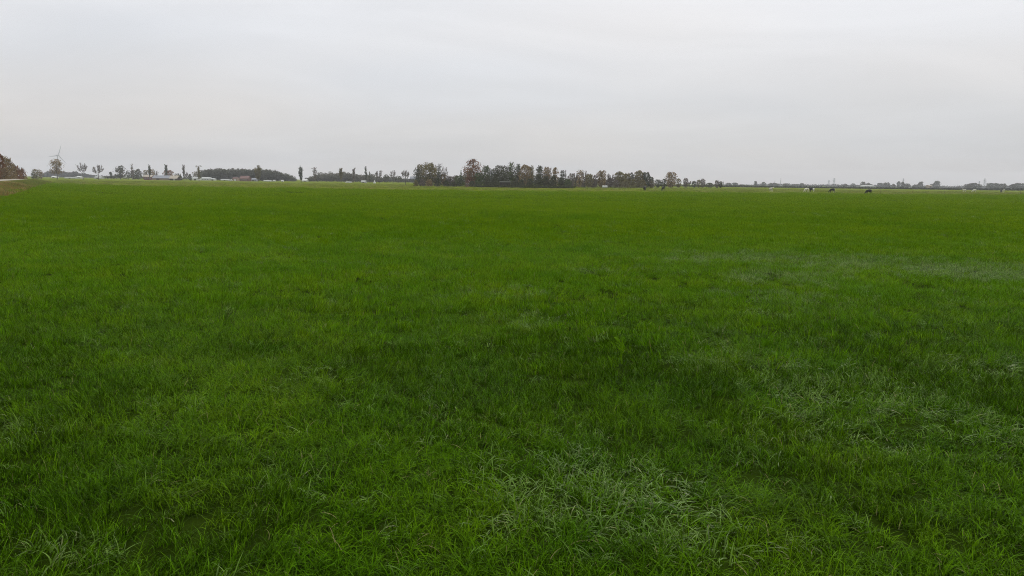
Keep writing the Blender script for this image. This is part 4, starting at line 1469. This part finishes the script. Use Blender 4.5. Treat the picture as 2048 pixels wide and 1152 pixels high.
# ------------------------------------------------------------------ pylons and masts
def pylon(x, top, D, wbase, arms, label, arm_w=6.0, r0=0.30):
    p = at(x, top, D)
    Hp = p.z
    root = empty('pylon', (p.x, D, 0), 0.2)
    tag(root, label, 'pylon', 'pylons on the hazy horizon')
    g = MB()
    hb = wbase / 2
    lv = 6
    pts = []
    for i in range(lv + 1):
        t = i / lv
        w = hb * (1 - t) ** 1.3 + 0.35
        pts.append([(sx * w, sy * w, Hp * t) for sx, sy in ((-1, -1), (1, -1), (1, 1), (-1, 1))])
    for i in range(lv):
        for k in range(4):
            g.tube(pts[i][k], pts[i + 1][k], r0, r0 * 0.9, 4)
            g.tube(pts[i][k], pts[i + 1][(k + 1) % 4], r0 * 0.6, r0 * 0.6, 3)
    g.build('lattice', M['steel'], root)
    for k in range(arms):
        z = Hp * (0.95 - 0.14 * k)
        a = arm_w * (0.75 + 0.18 * k)
        q = MB()
        for sg in (-1, 1):
            q.tube((0, 0, z + 0.6), (sg * a, 0, z), r0 * 0.8, r0 * 0.6, 4)
            q.tube((0, 0, z - 0.6), (sg * a, 0, z), r0 * 0.8, r0 * 0.6, 4)
            q.tube((sg * a, 0, z), (sg * a, 0, z - 2.0), r0 * 0.4, r0 * 0.4, 4)
        q.build('crossarm', M['steel'], root)


pylon(1658, 360, 2350, 6, 2, 'narrow faint pylon of the pair between the black-and-white cows', 4)
pylon(1668.5, 356.5, 2250, 7, 3, 'taller faint pylon of the pair between the black-and-white cows', 6)
pylon(1970, 357, 2250, 7, 3, 'faint pylon with crossarms between the two long hazy domes', 6)
pylon(1959, 362, 2350, 5, 2, 'shorter faint pylon just behind the first long hazy dome', 4)
pylon(1807, 357, 2550, 6, 2, 'very faint pylon behind the twin narrow hazy trees', 5)
for x, top, lab, rr_ in ((1562, 356, 'tallest thin mast on the horizon above the white cow', 0.75), (1550, 359.5, 'shorter thin mast beside the tallest mast', 0.5),
                         (1447, 361.5, 'thin mast behind the end of the sparse tree row', 0.45), (1916, 369, 'short stubby mast on the skyline before the hazy domes', 0.7)):
    D = 1900.0
    p = at(x, top, D)
    g = MB()
    g.tube((0, 0, 0), (0, 0, p.z * 0.6), rr_, rr_ * 0.8, 8)
    g.tube((0, 0, p.z * 0.6), (0, 0, p.z), rr_ * 0.8, rr_ * 0.5, 8)
    g.box((0, 0, p.z * 0.62), (rr_ * 3, rr_ * 3, 0.6))
    tag(g.build('mast', M['steel'], None, (p.x, D, 0)), lab, 'mast', 'thin masts on the hazy horizon')


# ------------------------------------------------------------------ cows
def cow_mat(name, black, scale=1.3, off=0.0, thr=0.5, base=(0.012, 0.012, 0.013), white=(0.62, 0.60, 0.54), rear_white=False):
    m, n, l = new_mat(name)
    out = n.new('ShaderNodeOutputMaterial')
    p = n.new('ShaderNodeBsdfPrincipled')
    p.inputs['Roughness'].default_value = 0.7
    p.inputs['Specular IOR Level'].default_value = 0.2
    tc = n.new('ShaderNodeTexCoord')
    mp = n.new('ShaderNodeMapping')
    mp.inputs['Location'].default_value = (off, off * 2, off)
    nz = n.new('ShaderNodeTexNoise')
    nz.inputs['Scale'].default_value = scale
    nz.inputs['Detail'].default_value = 1.5
    l.new(tc.outputs['Object'], mp.inputs[0])
    l.new(mp.outputs[0], nz.inputs['Vector'])
    src = nz.outputs['Fac']
    if rear_white:
        sp = n.new('ShaderNodeSeparateXYZ')
        l.new(tc.outputs['Object'], sp.inputs[0])
        mm = n.new('ShaderNodeMath')
        mm.operation = 'MULTIPLY_ADD'
        mm.inputs[1].default_value = 0.35
        l.new(sp.outputs['X'], mm.inputs[0])
        l.new(src, mm.inputs[2])
        src = mm.outputs[0]
    rp = n.new('ShaderNodeValToRGB')
    rp.color_ramp.elements[0].position = thr - 0.01
    rp.color_ramp.elements[1].position = thr + 0.01
    rp.color_ramp.elements[0].color = (*base, 1)
    rp.color_ramp.elements[1].color = (*white, 1)
    l.new(src, rp.inputs[0])
    l.new(rp.outputs[0], p.inputs['Base Color'])
    l.new(p.outputs[0], out.inputs[0])
    return m


def cow_body(grazing):
    """one continuous skinned figure, head towards -X, rump towards +X"""
    V, E, R_ = [], [], []

    def add(p, r, par=None):
        V.append(p)
        R_.append(r)
        if par is not None:
            E.append((par, len(V) - 1))
        return len(V) - 1
    pelvis = add((0.55, 0, 1.12), (0.29, 0.30))
    b1 = add((0.15, 0, 1.05), (0.36, 0.37), pelvis)
    b2 = add((-0.30, 0, 1.05), (0.34, 0.36), b1)
    sh_ = add((-0.65, 0, 1.10), (0.24, 0.33), b2)
    if grazing:
        n1 = add((-0.95, 0, 0.88), (0.15, 0.20), sh_)
        n2 = add((-1.18, 0, 0.55), (0.11, 0.14), n1)
        h1 = add((-1.28, 0, 0.36), (0.12, 0.13), n2)
        h2 = add((-1.42, 0, 0.18), (0.09, 0.09), h1)
        h3 = add((-1.50, 0, 0.08), (0.07, 0.06), h2)
    else:
        n1 = add((-0.95, 0, 1.30), (0.14, 0.20), sh_)
        n2 = add((-1.15, 0, 1.45), (0.11, 0.14), n1)
        h1 = add((-1.28, 0, 1.46), (0.12, 0.13), n2)
        h2 = add((-1.45, 0, 1.32), (0.09, 0.09), h1)
        h3 = add((-1.56, 0, 1.22), (0.07, 0.06), h2)
    for sg in (-1, 1):                       # ears
        e0 = add((h1 and V[h1][0] + 0.05, sg * 0.16, V[h1][2] + 0.08), (0.035, 0.03), h1)
        add((V[h1][0] + 0.08, sg * 0.27, V[h1][2] + 0.06), (0.02, 0.045), e0)
    for sg in (-1, 1):                       # front legs
        a = add((-0.60, sg * 0.17, 0.74), (0.10, 0.12), sh_)
        b_ = add((-0.62 + 0.06 * sg, sg * 0.17, 0.40), (0.055, 0.06), a)
        c = add((-0.60 + 0.09 * sg, sg * 0.17, 0.10), (0.04, 0.045), b_)
        add((-0.62 + 0.09 * sg, sg * 0.17, 0.02), (0.055, 0.06), c)
    for sg in (-1, 1):                       # hind legs: knee forward, hock back
        a = add((0.52, sg * 0.19, 0.78), (0.13, 0.17), pelvis)
        k = add((0.44, sg * 0.19, 0.64), (0.09, 0.11), a)
        hk = add((0.68 + 0.05 * sg, sg * 0.18, 0.46), (0.05, 0.06), k)
        c = add((0.64 + 0.06 * sg, sg * 0.18, 0.10), (0.04, 0.045), hk)
        add((0.62 + 0.06 * sg, sg * 0.18, 0.02), (0.055, 0.06), c)
    t = add((0.86, 0, 1.24), (0.05, 0.06), pelvis)      # tail
    t = add((0.95, 0, 0.95), (0.025, 0.025), t)
    t = add((0.97, 0, 0.62), (0.022, 0.022), t)
    add((0.98, 0, 0.48), (0.045, 0.045), t)
    ud = add((0.34, 0, 0.72), (0.14, 0.15), pelvis)     # udder
    me = bpy.data.meshes.new('cow_skeleton')
    me.from_pydata(V, E, [])
    o = bpy.data.objects.new('cow_skeleton', me)
    COL.objects.link(o)
    md = o.modifiers.new('skin', 'SKIN')
    md.use_smooth_shade = True
    for i, rr in enumerate(R_):
        me.skin_vertices[0].data[i].radius = rr if rr[0] < 1 else (rr[0], rr[1])
        me.skin_vertices[0].data[i].use_root = (i == 0)
    o.modifiers.new('sub', 'SUBSURF').levels = 2
    dg = bpy.context.evaluated_depsgraph_get()
    out = bpy.data.meshes.new_from_object(o.evaluated_get(dg))
    bpy.data.objects.remove(o)
    out.name = 'cow_body'
    return out


def add_skin_layer_fix():
    pass


cow_meshes = {}
for gz in (True, False):
    cow_meshes[gz] = cow_body(gz)
CM_ = {
    'black': cow_mat('cow_black', True, thr=0.80),
    'white': cow_mat('cow_white', False, thr=0.30, white=(0.50, 0.48, 0.38)),
    'pied': cow_mat('cow_pied', True, 1.4, 3.0, thr=0.54, rear_white=True),
    'rear': cow_mat('cow_black_white_rump', True, 1.0, 1.0, thr=0.60, rear_white=True),
}
cows = [
    (1289, 14.6, pi / 2, True, 'black', 'dark cow seen end-on, nearest to the white pole'),
    (1326, 14.6, 1.1, True, 'black', 'dark cow grazing just past the white pole'),
    (1542, 14.0, pi / 2 + 0.2, False, 'white', 'lone white cow seen from behind below the thin masts'),
    (1613.5, 13.6, 0.5, True, 'white', 'white cow with its head down next to the black-and-white one'),
    (1624, 13.4, 0.3, False, 'pied', 'black-and-white cow close behind the white cow'),
    (1665, 14.2, 0.25, True, 'rear', 'black cow with white rump grazing below the pylon pair'),
    (1738, 16.4, 0.35, True, 'black', 'all-black cow grazing, largest and nearest of the herd'),
    (1929, 9.6, 0.2, False, 'white', 'pale cow before the first long hazy dome of trees'),
    (1949, 9.6, 0.1, True, 'white', 'pale cow grazing under the middle of the first hazy dome'),
    (2007, 9.8, 1.2, False, 'white', 'pale cow under the end of the second hazy dome'),
    (2002.5, 9.6, 0.9, True, 'black', 'dark cow just left of the last pale cow'),
]
for x, b, rz, gz, ck, lab in cows:
    D = dist_of(0, b)
    p = at(x, 380, D)
    me = cow_meshes[gz].copy()
    me.materials.clear()
    me.materials.append(CM_[ck])
    o = link('cow', me, None, (p.x, D, 0.0))
    o.rotation_euler = (0, 0, rz)
    o.scale = (1.12, 1.12, 1.12)
    tag(o, lab, 'cow', 'cows grazing in the far pasture')

# ------------------------------------------------------------------ haze
g = MB()
g.box((0, 300, 44.5), (2 * GR + 200, 2 * GR + 200, 91.0))
hz, n, l = new_mat('haze_air')
out = n.new('ShaderNodeOutputMaterial')
pv = n.new('ShaderNodeVolumePrincipled')
pv.inputs['Density'].default_value = 0.00017
pv.inputs['Color'].default_value = (0.98, 0.99, 1.0, 1)
l.new(pv.outputs[0], out.inputs['Volume'])
o = g.build('haze', hz)
tag(o, 'thin pale haze lying over the plain', kind='stuff')
